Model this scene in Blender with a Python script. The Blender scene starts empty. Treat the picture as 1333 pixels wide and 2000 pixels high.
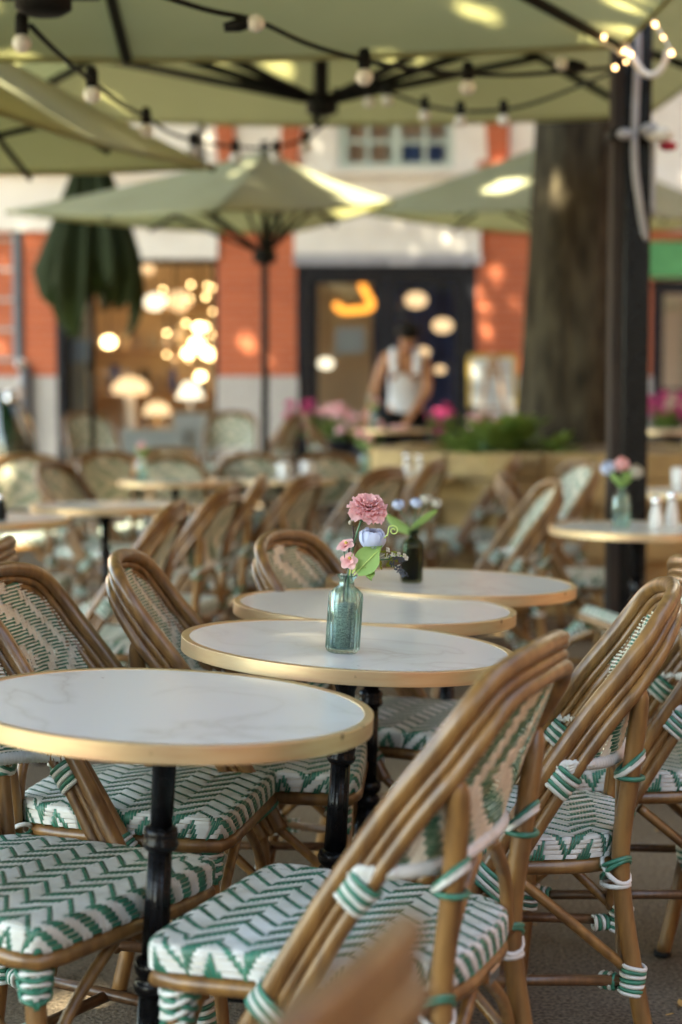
import bpy, math, random
from mathutils import Vector, Matrix, Euler
sc = bpy.context.scene
rnd = random.Random(7)
PI = math.pi
# ------------------------------------------------------------------ camera
CAMZ = 1.187
PITCH = math.atan(230/3330)
cam_d = bpy.data.cameras.new('camera'); cam = bpy.data.objects.new('camera', cam_d)
sc.collection.objects.link(cam); sc.camera = cam
cam.location = (0, 0, CAMZ); cam.rotation_euler = (PI/2-PITCH, 0, 0)
cam_d.sensor_fit = 'VERTICAL'; cam_d.sensor_height = 36; cam_d.lens = 3330/2000*36
cam_d.clip_start = 0.05; cam_d.clip_end = 500
cam_d.dof.use_dof = True; cam_d.dof.focus_distance = 2.94; cam_d.dof.aperture_fstop = 2.3
# ------------------------------------------------------------------ light
SUN = Vector((-.45, -.55, .74)).normalized()
w = bpy.data.worlds.new('World'); sc.world = w; w.use_nodes = True
wn = w.node_tree.nodes; wl = w.node_tree.links
sky = wn.new('ShaderNodeTexSky'); sky.sky_type = 'NISHITA'; sky.sun_disc = False
sky.sun_elevation = math.asin(SUN.z); sky.sun_rotation = math.atan2(SUN.x, SUN.y)
wl.new(sky.outputs[0], wn['Background'].inputs[0]); wn['Background'].inputs[1].default_value = 0.12
ld = bpy.data.lights.new('sun', 'SUN'); ld.energy = 5; ld.angle = math.radians(.6); ld.color = (1, .9, .76)
lo = bpy.data.objects.new('sun', ld); sc.collection.objects.link(lo)
lo.rotation_euler = SUN.to_track_quat('Z', 'Y').to_euler()
sc.view_settings.view_transform = 'Standard'; sc.view_settings.look = 'None'
sc.view_settings.use_white_balance = True; sc.view_settings.white_balance_temperature = 7300; sc.view_settings.white_balance_tint = 2
sc.view_settings.exposure = 3.3; sc.view_settings.gamma = 1
sc.cycles.max_bounces = 8; sc.cycles.transparent_max_bounces = 12
sc.cycles.sample_clamp_indirect = 6; sc.cycles.caustics_reflective = False; sc.cycles.caustics_refractive = False

def P(px, py, D):
    "world point seen at photo pixel (px,py) at distance y=D"
    xc = (px-666.5)/3330; zc = (1000-py)/3330
    y = math.cos(PITCH)+math.sin(PITCH)*zc; z = -math.sin(PITCH)+math.cos(PITCH)*zc
    s = D/y
    return Vector((xc*s, D, CAMZ+z*s))
# ------------------------------------------------------------------ materials
def nt(name):
    m = bpy.data.materials.new(name); m.use_nodes = True
    return m, m.node_tree.nodes, m.node_tree.links, m.node_tree.nodes['Principled BSDF']
def ramp(n, stops):
    r = n.new('ShaderNodeValToRGB')
    while len(r.color_ramp.elements) < len(stops): r.color_ramp.elements.new(.5)
    for e, (p, c) in zip(r.color_ramp.elements, stops): e.position = p; e.color = (*c, 1)
    return r
def mat(name, c1, c2=None, scale=20, rough=.5, stretch=(1,1,1), bump=0, metal=0, spec=.5, lo=.35, hi=.65, coat=0, rvar=0, bscale=None):
    m, n, l, b = nt(name)
    b.inputs['Roughness'].default_value = rough; b.inputs['Metallic'].default_value = metal
    b.inputs['Specular IOR Level'].default_value = spec; b.inputs['Coat Weight'].default_value = coat
    b.inputs['Coat Roughness'].default_value = .15
    tc = n.new('ShaderNodeTexCoord'); mp = n.new('ShaderNodeMapping'); mp.inputs['Scale'].default_value = stretch
    l.new(tc.outputs['Object'], mp.inputs[0])
    nz = n.new('ShaderNodeTexNoise'); nz.inputs['Scale'].default_value = scale; nz.inputs['Detail'].default_value = 5
    l.new(mp.outputs[0], nz.inputs[0])
    r = ramp(n, [(lo, c1), (hi, c2 or tuple(x*.8 for x in c1))]); l.new(nz.outputs[0], r.inputs[0]); l.new(r.outputs[0], b.inputs[0])
    if rvar:
        mr = n.new('ShaderNodeMapRange'); mr.inputs[3].default_value = max(.02, rough-rvar); mr.inputs[4].default_value = rough+rvar
        l.new(nz.outputs[0], mr.inputs[0]); l.new(mr.outputs[0], b.inputs['Roughness'])
    if bump:
        nb = nz
        if bscale: nb = n.new('ShaderNodeTexNoise'); nb.inputs['Scale'].default_value = bscale; nb.inputs['Detail'].default_value = 6; l.new(mp.outputs[0], nb.inputs[0])
        bp = n.new('ShaderNodeBump'); bp.inputs['Strength'].default_value = bump; bp.inputs['Distance'].default_value = .01
        l.new(nb.outputs[0], bp.inputs['Height']); l.new(bp.outputs[0], b.inputs['Normal'])
    return m
M = {}
M['rattan'] = mat('rattan', (.25, .130, .040), (.125, .060, .020), 7, .36, (6, 6, 1.2), .06, coat=.25, rvar=.1, bscale=60)
M['rattan_dark'] = mat('rattan_dark', (.13, .062, .025), (.08, .038, .015), 14, .4, (6, 6, 1.2), .06, coat=.15)
M['cane_white'] = mat('cane_white', (.70, .70, .67), (.52, .52, .47), 16, .42)
M['cane_green'] = mat('cane_green', (.045, .21, .135), (.022, .115, .075), 18, .38)
M['cane_deep'] = mat('cane_deep', (.03, .155, .085), (.018, .10, .055), 30, .35)
M['cane_beige'] = mat('cane_beige', (.76, .71, .57), (.62, .56, .43), 30, .45)
M['black_iron'] = mat('black_iron', (.004, .004, .005), (.007, .007, .008), 60, .24, bump=.15, spec=.18)
M['old_wood'] = mat('dark_old_wood', (.035, .026, .022), (.02, .015, .013), 9, .7, (4, 4, .6), .2, spec=.2)
M['black_plastic'] = mat('black_plastic', (.006, .006, .006), (.009, .009, .009), 60, .6, spec=.15)
M['foot'] = M['black_plastic']
# marble
def marble():
    m, n, l, b = nt('marble'); b.inputs['Roughness'].default_value = .24
    tc = n.new('ShaderNodeTexCoord'); oi = n.new('ShaderNodeObjectInfo')
    ad = n.new('ShaderNodeVectorMath'); ad.operation = 'ADD'; l.new(tc.outputs['Object'], ad.inputs[0])
    ml = n.new('ShaderNodeMath'); ml.operation = 'MULTIPLY'; ml.inputs[1].default_value = 37; l.new(oi.outputs['Random'], ml.inputs[0]); l.new(ml.outputs[0], ad.inputs[1])
    nz = n.new('ShaderNodeTexNoise'); nz.inputs['Scale'].default_value = 3.2; nz.inputs['Detail'].default_value = 7; nz.inputs['Distortion'].default_value = .9
    l.new(ad.outputs[0], nz.inputs[0])
    a = n.new('ShaderNodeMath'); a.operation = 'SUBTRACT'; a.inputs[1].default_value = .5; l.new(nz.outputs[0], a.inputs[0])
    ab = n.new('ShaderNodeMath'); ab.operation = 'ABSOLUTE'; l.new(a.outputs[0], ab.inputs[0])
    r = ramp(n, [(0, (.53, .515, .48)), (.012, (.59, .58, .555)), (.06, (.63, .63, .61))]); l.new(ab.outputs[0], r.inputs[0])
    n2 = n.new('ShaderNodeTexNoise'); n2.inputs['Scale'].default_value = 1.7; l.new(ad.outputs[0], n2.inputs[0])
    r2 = ramp(n, [(.42, (0, 0, 0)), (.6, (1, 1, 1))]); l.new(n2.outputs[0], r2.inputs[0])
    mx = n.new('ShaderNodeMixRGB'); mx.inputs[1].default_value = (.63, .63, .61, 1); l.new(r2.outputs[0], mx.inputs[0]); l.new(r.outputs[0], mx.inputs[2])
    # specks
    vo = n.new('ShaderNodeTexVoronoi'); vo.inputs['Scale'].default_value = 9; l.new(ad.outputs[0], vo.inputs[0])
    r3 = ramp(n, [(.012, (.35, .28, .2)), (.03, (1, 1, 1))]); l.new(vo.outputs['Distance'], r3.inputs[0])
    m3 = n.new('ShaderNodeMixRGB'); m3.blend_type = 'MULTIPLY'; m3.inputs[0].default_value = .8; l.new(mx.outputs[0], m3.inputs[1]); l.new(r3.outputs[0], m3.inputs[2])
    l.new(m3.outputs[0], b.inputs[0]); return m
M['marble'] = marble()
def brass():
    m, n, l, b = nt('brass'); b.inputs['Metallic'].default_value = .9
    tc = n.new('ShaderNodeTexCoord'); mp = n.new('ShaderNodeMapping'); mp.inputs['Scale'].default_value = (2, 2, 14); l.new(tc.outputs['Object'], mp.inputs[0])
    nz = n.new('ShaderNodeTexNoise'); nz.inputs['Scale'].default_value = 3.5; nz.inputs['Detail'].default_value = 6; l.new(mp.outputs[0], nz.inputs[0])
    r = ramp(n, [(.3, (.68, .54, .33)), (.5, (.64, .47, .27)), (.7, (.58, .36, .22))]); l.new(nz.outputs[0], r.inputs[0])
    vo = n.new('ShaderNodeTexNoise'); vo.inputs['Scale'].default_value = 40; vo.inputs['Detail'].default_value = 3; l.new(tc.outputs['Object'], vo.inputs[0])
    r3 = ramp(n, [(.27, (.18, .13, .09)), (.34, (1, 1, 1))]); l.new(vo.outputs[0], r3.inputs[0])
    m3 = n.new('ShaderNodeMixRGB'); m3.blend_type = 'MULTIPLY'; m3.inputs[0].default_value = .8; l.new(r.outputs[0], m3.inputs[1]); l.new(r3.outputs[0], m3.inputs[2])
    l.new(m3.outputs[0], b.inputs[0])
    mr = n.new('ShaderNodeMapRange'); mr.inputs[3].default_value = .34; mr.inputs[4].default_value = .6; l.new(nz.outputs[0], mr.inputs[0]); l.new(mr.outputs[0], b.inputs['Roughness'])
    return m
M['brass'] = brass()
def ground_mat():
    m, n, l, b = nt('gravel'); b.inputs['Roughness'].default_value = .95; b.inputs['Specular IOR Level'].default_value = .15
    tc = n.new('ShaderNodeTexCoord')
    a = n.new('ShaderNodeTexNoise'); a.inputs['Scale'].default_value = 1.3; a.inputs['Detail'].default_value = 6; l.new(tc.outputs['Object'], a.inputs[0])
    f = n.new('ShaderNodeTexNoise'); f.inputs['Scale'].default_value = 120; f.inputs['Detail'].default_value = 4; l.new(tc.outputs['Object'], f.inputs[0])
    r = ramp(n, [(.35, (.12, .093, .065)), (.65, (.21, .168, .12))]); l.new(a.outputs[0], r.inputs[0])
    r2 = ramp(n, [(.35, (.45, .45, .45)), (.65, (1.3, 1.3, 1.3))]); l.new(f.outputs[0], r2.inputs[0])
    mx = n.new('ShaderNodeMixRGB'); mx.blend_type = 'MULTIPLY'; mx.inputs[0].default_value = 1; l.new(r.outputs[0], mx.inputs[1]); l.new(r2.outputs[0], mx.inputs[2]); l.new(mx.outputs[0], b.inputs[0])
    bp = n.new('ShaderNodeBump'); bp.inputs['Strength'].default_value = .6; bp.inputs['Distance'].default_value = .008; l.new(f.outputs[0], bp.inputs['Height']); l.new(bp.outputs[0], b.inputs['Normal'])
    return m
M['ground'] = ground_mat()
def fabric(name, col, tr, k=.45):
    m, n, l, b = nt(name); out = n['Material Output']
    b.inputs['Roughness'].default_value = .75; b.inputs['Specular IOR Level'].default_value = .3
    tc = n.new('ShaderNodeTexCoord'); nz = n.new('ShaderNodeTexNoise'); nz.inputs['Scale'].default_value = 2.2; nz.inputs['Detail'].default_value = 6; l.new(tc.outputs['Object'], nz.inputs[0])
    r = ramp(n, [(.35, col), (.68, tuple(c*.8 for c in col))]); l.new(nz.outputs[0], r.inputs[0]); l.new(r.outputs[0], b.inputs[0])
    bp = n.new('ShaderNodeBump'); bp.inputs['Strength'].default_value = .5; bp.inputs['Distance'].default_value = .02; l.new(nz.outputs[0], bp.inputs['Height']); l.new(bp.outputs[0], b.inputs['Normal'])
    t = n.new('ShaderNodeBsdfTranslucent'); t.inputs[0].default_value = (*tr, 1)
    mx = n.new('ShaderNodeMixShader'); mx.inputs[0].default_value = k; l.new(b.outputs[0], mx.inputs[1]); l.new(t.outputs[0], mx.inputs[2]); l.new(mx.outputs[0], out.inputs[0])
    return m
M['canopy'] = fabric('canopy_fabric', (.46, .47, .31), (.54, .53, .24))
M['canopy_dark'] = fabric('dark_green_fabric', (.050, .070, .028), (.03, .05, .015))
def brick():
    m, n, l, b = nt('brick'); b.inputs['Roughness'].default_value = .85
    tc = n.new('ShaderNodeTexCoord'); mp = n.new('ShaderNodeMapping'); mp.inputs['Rotation'].default_value = (PI/2, 0, 0); l.new(tc.outputs['Object'], mp.inputs[0])
    br = n.new('ShaderNodeTexBrick'); br.inputs['Scale'].default_value = 1; br.inputs['Brick Width'].default_value = .22; br.inputs['Row Height'].default_value = .072; br.inputs['Mortar Size'].default_value = .006
    br.inputs['Color1'].default_value = (.50, .125, .05, 1); br.inputs['Color2'].default_value = (.42, .10, .042, 1); br.inputs['Mortar'].default_value = (.44, .18, .11, 1)
    l.new(mp.outputs[0], br.inputs[0]); l.new(br.outputs[0], b.inputs[0])
    bp = n.new('ShaderNodeBump'); bp.inputs['Strength'].default_value = .4; bp.invert = True; bp.inputs['Distance'].default_value = .01; l.new(br.outputs['Fac'], bp.inputs['Height']); l.new(bp.outputs[0], b.inputs['Normal'])
    return m
M['brick'] = brick()
M['dark_brick'] = mat('dark_brick', (.16, .08, .05), (.11, .055, .035), 12, .9)
M['stone'] = mat('pale_stone', (.80, .77, .72), (.72, .69, .65), 4, .8, bump=.2, bscale=40)
M['granite'] = mat('granite', (.48, .46, .44), (.34, .32, .31), 70, .75, bump=.2)
M['teal_frame'] = mat('grey_green_paint', (.48, .55, .50), (.42, .50, .45), 8, .5)
M['dark_frame'] = mat('dark_frame_paint', (.014, .015, .020), (.02, .021, .026), 9, .45, spec=.2)
M['zinc'] = mat('zinc_pipe', (.10, .11, .13), (.07, .08, .10), 6, .5)
M['bark'] = mat('bark', (.075, .062, .038), (.024, .019, .012), 9, .95, (1.6, 1.6, .45), 1.0, spec=.2, bscale=14)
M['leaf'] = fabric('tree_leaf', (.07, .13, .025), (.12, .22, .03))
M['plant'] = fabric('plant_leaf', (.19, .27, .07), (.20, .30, .05))
M['hosta'] = fabric('bright_leaf', (.32, .50, .17), (.34, .54, .15), .35)
M['wallstone'] = mat('planter_stone', (.46, .32, .14), (.30, .20, .09), 3, .9, (1, 1, 2), .8, bscale=20)
M['soil'] = mat('soil', (.20, .13, .06), (.09, .06, .03), 20, 1, bump=.8)
M['tan'] = mat('tan_wall', (.88, .74, .52), (.82, .66, .45), 3, .7)
M['wood'] = mat('oak_wood', (.50, .31, .16), (.38, .22, .11), 6, .5, (1, 1, 8))
M['peach'] = mat('peach_blind', (.80, .52, .40), (.72, .45, .34), 3, .8)
M['navy'] = mat('navy_wall', (.05, .10, .34), (.04, .075, .26), 3, .6)
M['white'] = mat('white_paint', (.78, .77, .75), (.72, .71, .69), 10, .5)
M['paper'] = mat('pale_paper', (.74, .80, .82), (.70, .76, .79), 2, .6)
M['cloth_white'] = mat('white_cotton', (.76, .77, .80), (.68, .70, .74), 9, .85)
M['cloth_black'] = mat('black_cotton', (.006, .006, .007), (.010, .010, .010), 9, .95, spec=.05)
M['skin'] = mat('skin', (.42, .20, .10), (.37, .17, .085), 6, .5)
M['hair'] = mat('hair', (.006, .0045, .004), (.010, .008, .006), 40, .6, spec=.12)
M['pink'] = fabric('pink_petal', (.98, .66, .66), (.98, .56, .58), .45)
M['magenta'] = fabric('magenta_petal', (.70, .10, .28), (.6, .08, .25))
M['blue'] = fabric('pale_blue_petal', (.66, .73, .90), (.6, .68, .88), .3)
M['cream'] = fabric('cream_petal', (.72, .69, .60), (.6, .58, .48))
M['berry'] = mat('berry', (.05, .065, .10), (.025, .03, .045), 90, .5)
M['stemgreen'] = mat('stem_green', (.05, .16, .07), (.03, .10, .04), 30, .5)
M['stemdark'] = mat('stem_dark', (.03, .015, .018), (.02, .01, .01), 30, .5)
M['olive'] = fabric('olive_leaf', (.20, .22, .03), (.25, .25, .03))
M['lime'] = mat('lime_tendril', (.50, .62, .20), (.42, .55, .15), 30, .5)
M['sand'] = mat('grey_sand', (.74, .70, .62), (.22, .21, .19), 420, .95, lo=.4, hi=.6)
M['bulbglass'] = mat('frosted_bulb', (.78, .76, .72), (.74, .72, .68), 8, .2, coat=.6)
M['sign_green'] = mat('green_board', (.10, .36, .12), (.07, .28, .09), 6, .5)
M['chrome'] = mat('chrome', (.7, .7, .72), (.6, .6, .62), 8, .15, metal=1)
M['dryleaf'] = mat('dry_leaf', (.55, .33, .10), (.38, .20, .06), 20, .8)
M['yellow'] = mat('yellow_pad', (.60, .42, .08), (.48, .33, .06), 12, .7)
M['conduit'] = mat('grey_conduit', (.36, .36, .40), (.28, .28, .31), 5, .4)
M['redcloth'] = mat('red_cloth', (.5, .03, .06), (.4, .02, .04), 5, .7)
def emis(name, col, s):
    m, n, l, b = nt(name); b.inputs['Base Color'].default_value = (*col, 1); b.inputs['Emission Color'].default_value = (*col, 1); b.inputs['Emission Strength'].default_value = s
    return m
M['lamp'] = emis('warm_lamp', (1, .62, .30), 2.0); M['lamp_soft'] = emis('soft_lamp', (1, .66, .40), .17)
M['lamp_white'] = emis('white_lamp', (1, .86, .70), .25); M['neon'] = emis('amber_neon', (1, .34, .05), .32)
M['fairy'] = emis('fairy_light', (1, .58, .28), 1.4)
def glass(name, col, tint_mix=.12, rough=.02):
    "thin pane: see-through with a mirror-like reflection"
    m, n, l, b = nt(name); n.remove(b); out = n['Material Output']
    t = n.new('ShaderNodeBsdfTransparent'); t.inputs[0].default_value = (*col, 1)
    g = n.new('ShaderNodeBsdfGlossy'); g.inputs['Roughness'].default_value = rough
    f = n.new('ShaderNodeFresnel'); f.inputs[0].default_value = 1.5
    mx = n.new('ShaderNodeMixShader'); l.new(f.outputs[0], mx.inputs[0]); l.new(t.outputs[0], mx.inputs[1]); l.new(g.outputs[0], mx.inputs[2]); l.new(mx.outputs[0], out.inputs[0])
    return m
M['pane'] = glass('window_glass', (.92, .95, .96)); M['blue_pane'] = glass('blue_window_glass', (.35, .45, .8))
def real_glass(name, col):
    m, n, l, b = nt(name); out = n['Material Output']
    b.inputs['Base Color'].default_value = (*col, 1); b.inputs['Transmission Weight'].default_value = 1; b.inputs['Roughness'].default_value = .02; b.inputs['IOR'].default_value = 1.42
    t = n.new('ShaderNodeBsdfTransparent'); lw = n.new('ShaderNodeLayerWeight'); lw.inputs[0].default_value = .45
    rr = ramp(n, [(.25, col), (.8, tuple(c**3.2*.55 for c in col))]); l.new(lw.outputs['Facing'], rr.inputs[0]); l.new(rr.outputs[0], t.inputs[0])
    mx = n.new('ShaderNodeMixShader'); mx.inputs[0].default_value = .62; l.new(b.outputs[0], mx.inputs[1]); l.new(t.outputs[0], mx.inputs[2]); l.new(mx.outputs[0], out.inputs[0])
    return m
M['teal_glass'] = real_glass('teal_glass', (.80, .93, .92)); M['olive_glass'] = real_glass('olive_glass', (.30, .36, .24)); M['clear_glass'] = glass('clear_glass', (.9, .92, .92))
# ------------------------------------------------------------------ mesh builder
class MB:
    def __init__(s): s.v = []; s.f = []; s.m = []; s.mats = []; s.sm = []
    def mi(s, name):
        if name not in s.mats: s.mats.append(name)
        return s.mats.index(name)
    def add(s, vs, fs, m, smooth=True, T=None):
        o = len(s.v); k = s.mi(m)
        s.v += [tuple(T @ Vector(p)) if T else tuple(p) for p in vs]
        for f in fs: s.f.append(tuple(i+o for i in f)); s.m.append(k); s.sm.append(smooth)
    def box(s, a, b, m, T=None, bev=0):
        (x0, y0, z0), (x1, y1, z1) = a, b
        if bev:
            vs = []; fs = []
            e = min(bev, (x1-x0)/2.1, (y1-y0)/2.1, (z1-z0)/2.1)
            import itertools
            idx = {}
            for sx in (0, 1):
                for sy in (0, 1):
                    for sz in (0, 1):
                        X = (x0, x1)[sx]; Y = (y0, y1)[sy]; Z = (z0, z1)[sz]; dx = e*(1-2*sx); dy = e*(1-2*sy); dz = e*(1-2*sz)
                        for ax, p in ((0, (X, Y+dy, Z+dz)), (1, (X+dx, Y, Z+dz)), (2, (X+dx, Y+dy, Z))):
                            idx[(sx, sy, sz, ax)] = len(vs); vs.append(p)
            I = lambda *k: idx[k]
            for q in (0, 1):
                fs += [(I(q,0,0,0), I(q,1,0,0), I(q,1,1,0), I(q,0,1,0)), (I(0,q,0,1), I(1,q,0,1), I(1,q,1,1), I(0,q,1,1)), (I(0,0,q,2), I(1,0,q,2), I(1,1,q,2), I(0,1,q,2))]
            for a1 in (0, 1):
                for b1 in (0, 1):
                    fs += [(I(a1,b1,0,0), I(a1,b1,1,0), I(a1,b1,1,1), I(a1,b1,0,1)), (I(a1,0,b1,0), I(a1,1,b1,0), I(a1,1,b1,2), I(a1,0,b1,2)), (I(0,a1,b1,1), I(1,a1,b1,1), I(1,a1,b1,2), I(0,a1,b1,2))]
            for k in itertools.product((0, 1), repeat=3): fs.append(tuple(I(*k, a) for a in (0, 1, 2)))
            s.add(vs, fs, m, False, T); return
        vs = [(x, y, z) for x in (x0, x1) for y in (y0, y1) for z in (z0, z1)]
        s.add(vs, [(0,1,3,2), (4,6,7,5), (0,4,5,1), (2,3,7,6), (0,2,6,4), (1,5,7,3)], m, False, T)
    def tube(s, pts, r, m, seg=8, closed=False, caps=True, flat=1, T=None):
        pts = [Vector(p) for p in pts]; n = len(pts)
        rs = r if isinstance(r, (list, tuple)) else [r]*n
        vs = []; fs = []; up = None
        for i, p in enumerate(pts):
            a = pts[(i-1) % n] if (closed or i) else p; b = pts[(i+1) % n] if (closed or i < n-1) else p
            t = (b-a).normalized() if (b-a).length > 1e-9 else Vector((0, 0, 1))
            if up is None:
                up = Vector((0, 0, 1)) if abs(t.z) < .9 else Vector((0, 1, 0))
            u = (up - t*up.dot(t));  u = u.normalized() if u.length > 1e-6 else t.orthogonal().normalized()
            up = u; q = t.cross(u)
            for k in range(seg):
                an = 2*PI*k/seg; vs.append(p+u*math.cos(an)*rs[i]*flat+q*math.sin(an)*rs[i])
        for i in range(n if closed else n-1):
            j = (i+1) % n
            for k in range(seg): fs.append((i*seg+k, i*seg+(k+1) % seg, j*seg+(k+1) % seg, j*seg+k))
        if caps and not closed: fs += [tuple(range(seg))[::-1], tuple((n-1)*seg+k for k in range(seg))]
        s.add(vs, fs, m, True, T)
    def lathe(s, prof, m, seg=32, T=None, rib=0, ribn=0, caps=True):
        vs = []; fs = []
        for r, z in prof:
            for k in range(seg):
                an = 2*PI*k/seg; rr = r*(1+(rib*math.cos(an*ribn) if ribn else 0)); vs.append((rr*math.cos(an), rr*math.sin(an), z))
        for i in range(len(prof)-1):
            for k in range(seg): fs.append((i*seg+k, i*seg+(k+1) % seg, (i+1)*seg+(k+1) % seg, (i+1)*seg+k))
        if caps and prof[0][0] > 1e-6: fs.append(tuple(range(seg))[::-1])
        if caps and prof[-1][0] > 1e-6: fs.append(tuple((len(prof)-1)*seg+k for k in range(seg)))
        s.add(vs, fs, m, True, T)
    def ball(s, c, r, m, seg=12, T=None):
        if not isinstance(r, (tuple, list)): r = (r, r, r)
        vs = []; fs = []; R = max(4, seg//2)
        for i in range(R+1):
            t = PI*i/R
            for k in range(seg):
                a = 2*PI*k/seg; vs.append((c[0]+r[0]*math.sin(t)*math.cos(a), c[1]+r[1]*math.sin(t)*math.sin(a), c[2]+r[2]*math.cos(t)))
        for i in range(R):
            for k in range(seg): fs.append((i*seg+k, (i+1)*seg+k, (i+1)*seg+(k+1) % seg, i*seg+(k+1) % seg))
        s.add(vs, fs, m, True, T)
    def prism(s, poly, y0, y1, m):
        "polygon in x,z extruded along y"
        n = len(poly); vs = [(x, y0, z) for x, z in poly]+[(x, y1, z) for x, z in poly]
        fs = [tuple(range(n)), tuple(range(n, 2*n))[::-1]]+[(i, i+n, (i+1) % n+n, (i+1) % n) for i in range(n)]
        s.add(vs, fs, m, False)
    def build(s, name, parent=None, loc=None):
        me = bpy.data.meshes.new(name); me.from_pydata(s.v, [], s.f)
        for k in s.mats: me.materials.append(M[k])
        me.polygons.foreach_set('material_index', s.m); me.polygons.foreach_set('use_smooth', s.sm)
        me.validate(clean_customdata=False); me.update()
        o = bpy.data.objects.new(name, me); sc.collection.objects.link(o)
        if parent: o.parent = parent
        if loc: o.location = loc
        return o
def tag(o, label, cat, group=None, kind=None):
    if label: o['label'] = label
    if cat: o['category'] = cat
    if group: o['group'] = group
    if kind: o['kind'] = kind
    return o
def empty(name, label, cat, loc=(0,0,0), rz=0, group=None):
    o = bpy.data.objects.new(name, None); o.empty_display_size = .1; sc.collection.objects.link(o)
    o.location = loc; o.rotation_euler = (0, 0, rz); return tag(o, label, cat, group)
def dup(root, label, loc, rot=(0,0,0), group=None):
    r = root.copy(); sc.collection.objects.link(r); r.location = loc; r.rotation_euler = rot; r['label'] = label
    if group: r['group'] = group
    for ch in list(root.children):
        c = ch.copy(); sc.collection.objects.link(c); c.parent = r
        for g in list(ch.children):
            d = g.copy(); sc.collection.objects.link(d); d.parent = c
    return r
def lerp(a, b, t): return a+(b-a)*t
def smooth_pts(pts, n=6):
    "Catmull-Rom through pts"
    pts = [Vector(p) for p in pts]; out = []
    for i in range(len(pts)-1):
        p0 = pts[max(i-1, 0)]; p1 = pts[i]; p2 = pts[i+1]; p3 = pts[min(i+2, len(pts)-1)]
        for k in range(n):
            t = k/n; out.append(.5*((2*p1)+(p2-p0)*t+(2*p0-5*p1+4*p2-p3)*t*t+(3*p1-p0-3*p2+p3)*t**3))
    out.append(pts[-1]); return out
# ------------------------------------------------------------------ ground and paving (structure)
def ground_z(y): return 0 if y < 10.4 else min(.19, (y-10.4)*.19/.9)
g = MB()
ys = [-60, -5, 0, 5, 10.4, 10.6, 10.85, 11.1, 11.3, 13, 20, 80]
g.add([(x, y, ground_z(y)) for y in ys for x in (-80, 80)], [(2*i, 2*i+1, 2*i+3, 2*i+2) for i in range(len(ys)-1)], 'ground', False)
tag(g.build('ground'), None, None, kind='structure')
# ------------------------------------------------------------------ weaving
def weave(mb, S, nu, nv, over, mu, mv, th, wu, wv, valid=lambda i, j: True, filler=None):
    """S(u,v)->(point, normal), u,v in cells. weft strands run along u (material mu), warp along v (material mv)."""
    def strand(fix, lo_, hi_, along_u, m, wd):
        # stations
        n = hi_-lo_
        st = [(lo_-.34, -.9), (lo_+.16, .7)]
        for k in range(1, n): st.append((lo_+k, 1.0))
        st += [(hi_-.16, .7), (hi_+.34, -.9)]
        j1 = rnd.uniform(-.07, .07); j2 = rnd.uniform(.82, 1.12)
        vs = []; fs = []
        for a, h in st:
            for q, (off, dh) in enumerate(((-wd/2, -.55), (0, 0), (wd/2, -.55))):
                c = fix+.5+off*j2+j1
                p, nn = (S(a, c) if along_u else S(c, a))
                vs.append(p+nn*(h+dh*.6)*th)
        for i in range(len(st)-1):
            for q in (0, 1):
                a = i*3+q; fs.append((a, a+1, a+4, a+3) if along_u else (a, a+3, a+4, a+1))
        mb.add(vs, fs, m)
    if filler:
        for j in range(nv):
            ok = [i for i in range(nu) if valid(i, j)]
            if len(ok) < 2: continue
            vs = []; fs = []; K = 2*(ok[-1]-ok[0]+1)
            for k in range(K+1):
                a = ok[0]+k*.5
                for off in (-.2, .2):
                    p, nn = S(a, j+off); vs.append(p-nn*th*(.3+.5*math.sin(a*PI)))
            for k in range(K): fs.append((2*k, 2*k+1, 2*k+3, 2*k+2))
            mb.add(vs, fs, filler)
    for j in range(nv):
        i = 0
        while i < nu:
            if over(i, j) and valid(i, j):
                k = i
                while k+1 < nu and over(k+1, j) and valid(k+1, j): k += 1
                strand(j, i, k+1, True, mu, wv); i = k+1
            else: i += 1
    for i in range(nu):
        j = 0
        while j < nv:
            if not over(i, j) and valid(i, j):
                k = j
                while k+1 < nv and not over(i, k+1) and valid(i, k+1): k += 1
                strand(i, j, k+1, False, mv, wu); j = k+1
            else: j += 1
def tri(j, Q):
    k = j % (2*Q); return k if k < Q else 2*Q-k
# ------------------------------------------------------------------ chair
SEAT_Z = .455
def seat_out(th):
    "outline radius vector of the seat for direction th"
    c, s = math.cos(th), math.sin(th)
    n = 12 if s > 0 else 4.5
    r = (abs(c)**n+abs(s)**n)**(-1/n)
    x, y = r*c, r*s
    return x*(.184+.026*y), y*.203
def seat_pt(u, v, N, K=.86, drop=.037, z=SEAT_Z):
    a = 2*u/N-1; b = 2*v/N-1; m = max(abs(a), abs(b), 1e-6)
    th = math.atan2(b, a); c, s = math.cos(th), math.sin(th); n = 7.5 if s > 0 else 4.0
    # straight grid inside, outline outside
    ks = min(m/K, 1)
    sx = a/K; sy = b/K; Rm = max(abs(sx), abs(sy), 1e-6)
    bx, by = a/m, b/m                        # on unit square
    nn = 12 if by > 0 else 4.5
    rr = (abs(bx)**nn+abs(by)**nn)**(-1/nn)  # pull the square's corner in
    q = lerp(1, rr, ks**3)
    X = bx*q*ks; Y = by*q*ks
    x = X*(.184+.026*Y); y = Y*.203
    d = max(0, (m-K)/(1-K))
    R = .011
    z0 = z-.004*(1-ks**2)*0
    if d > 0:
        ang = min(1, d*2.2)*PI/2
        out = R*math.sin(ang); dn = R*(1-math.cos(ang))+max(0, d-1/2.2)*(drop-R)/(1-1/2.2)
        L = math.hypot(x, y) or 1
        x += x/L*out; y += y/L*out; z0 -= dn
        nrm = Vector((x/L*math.sin(ang), y/L*math.sin(ang), math.cos(ang))).normalized()
    else: nrm = Vector((0, 0, 1))
    return Vector((x, y, z0+.002*(1-ks**2))), nrm
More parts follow.
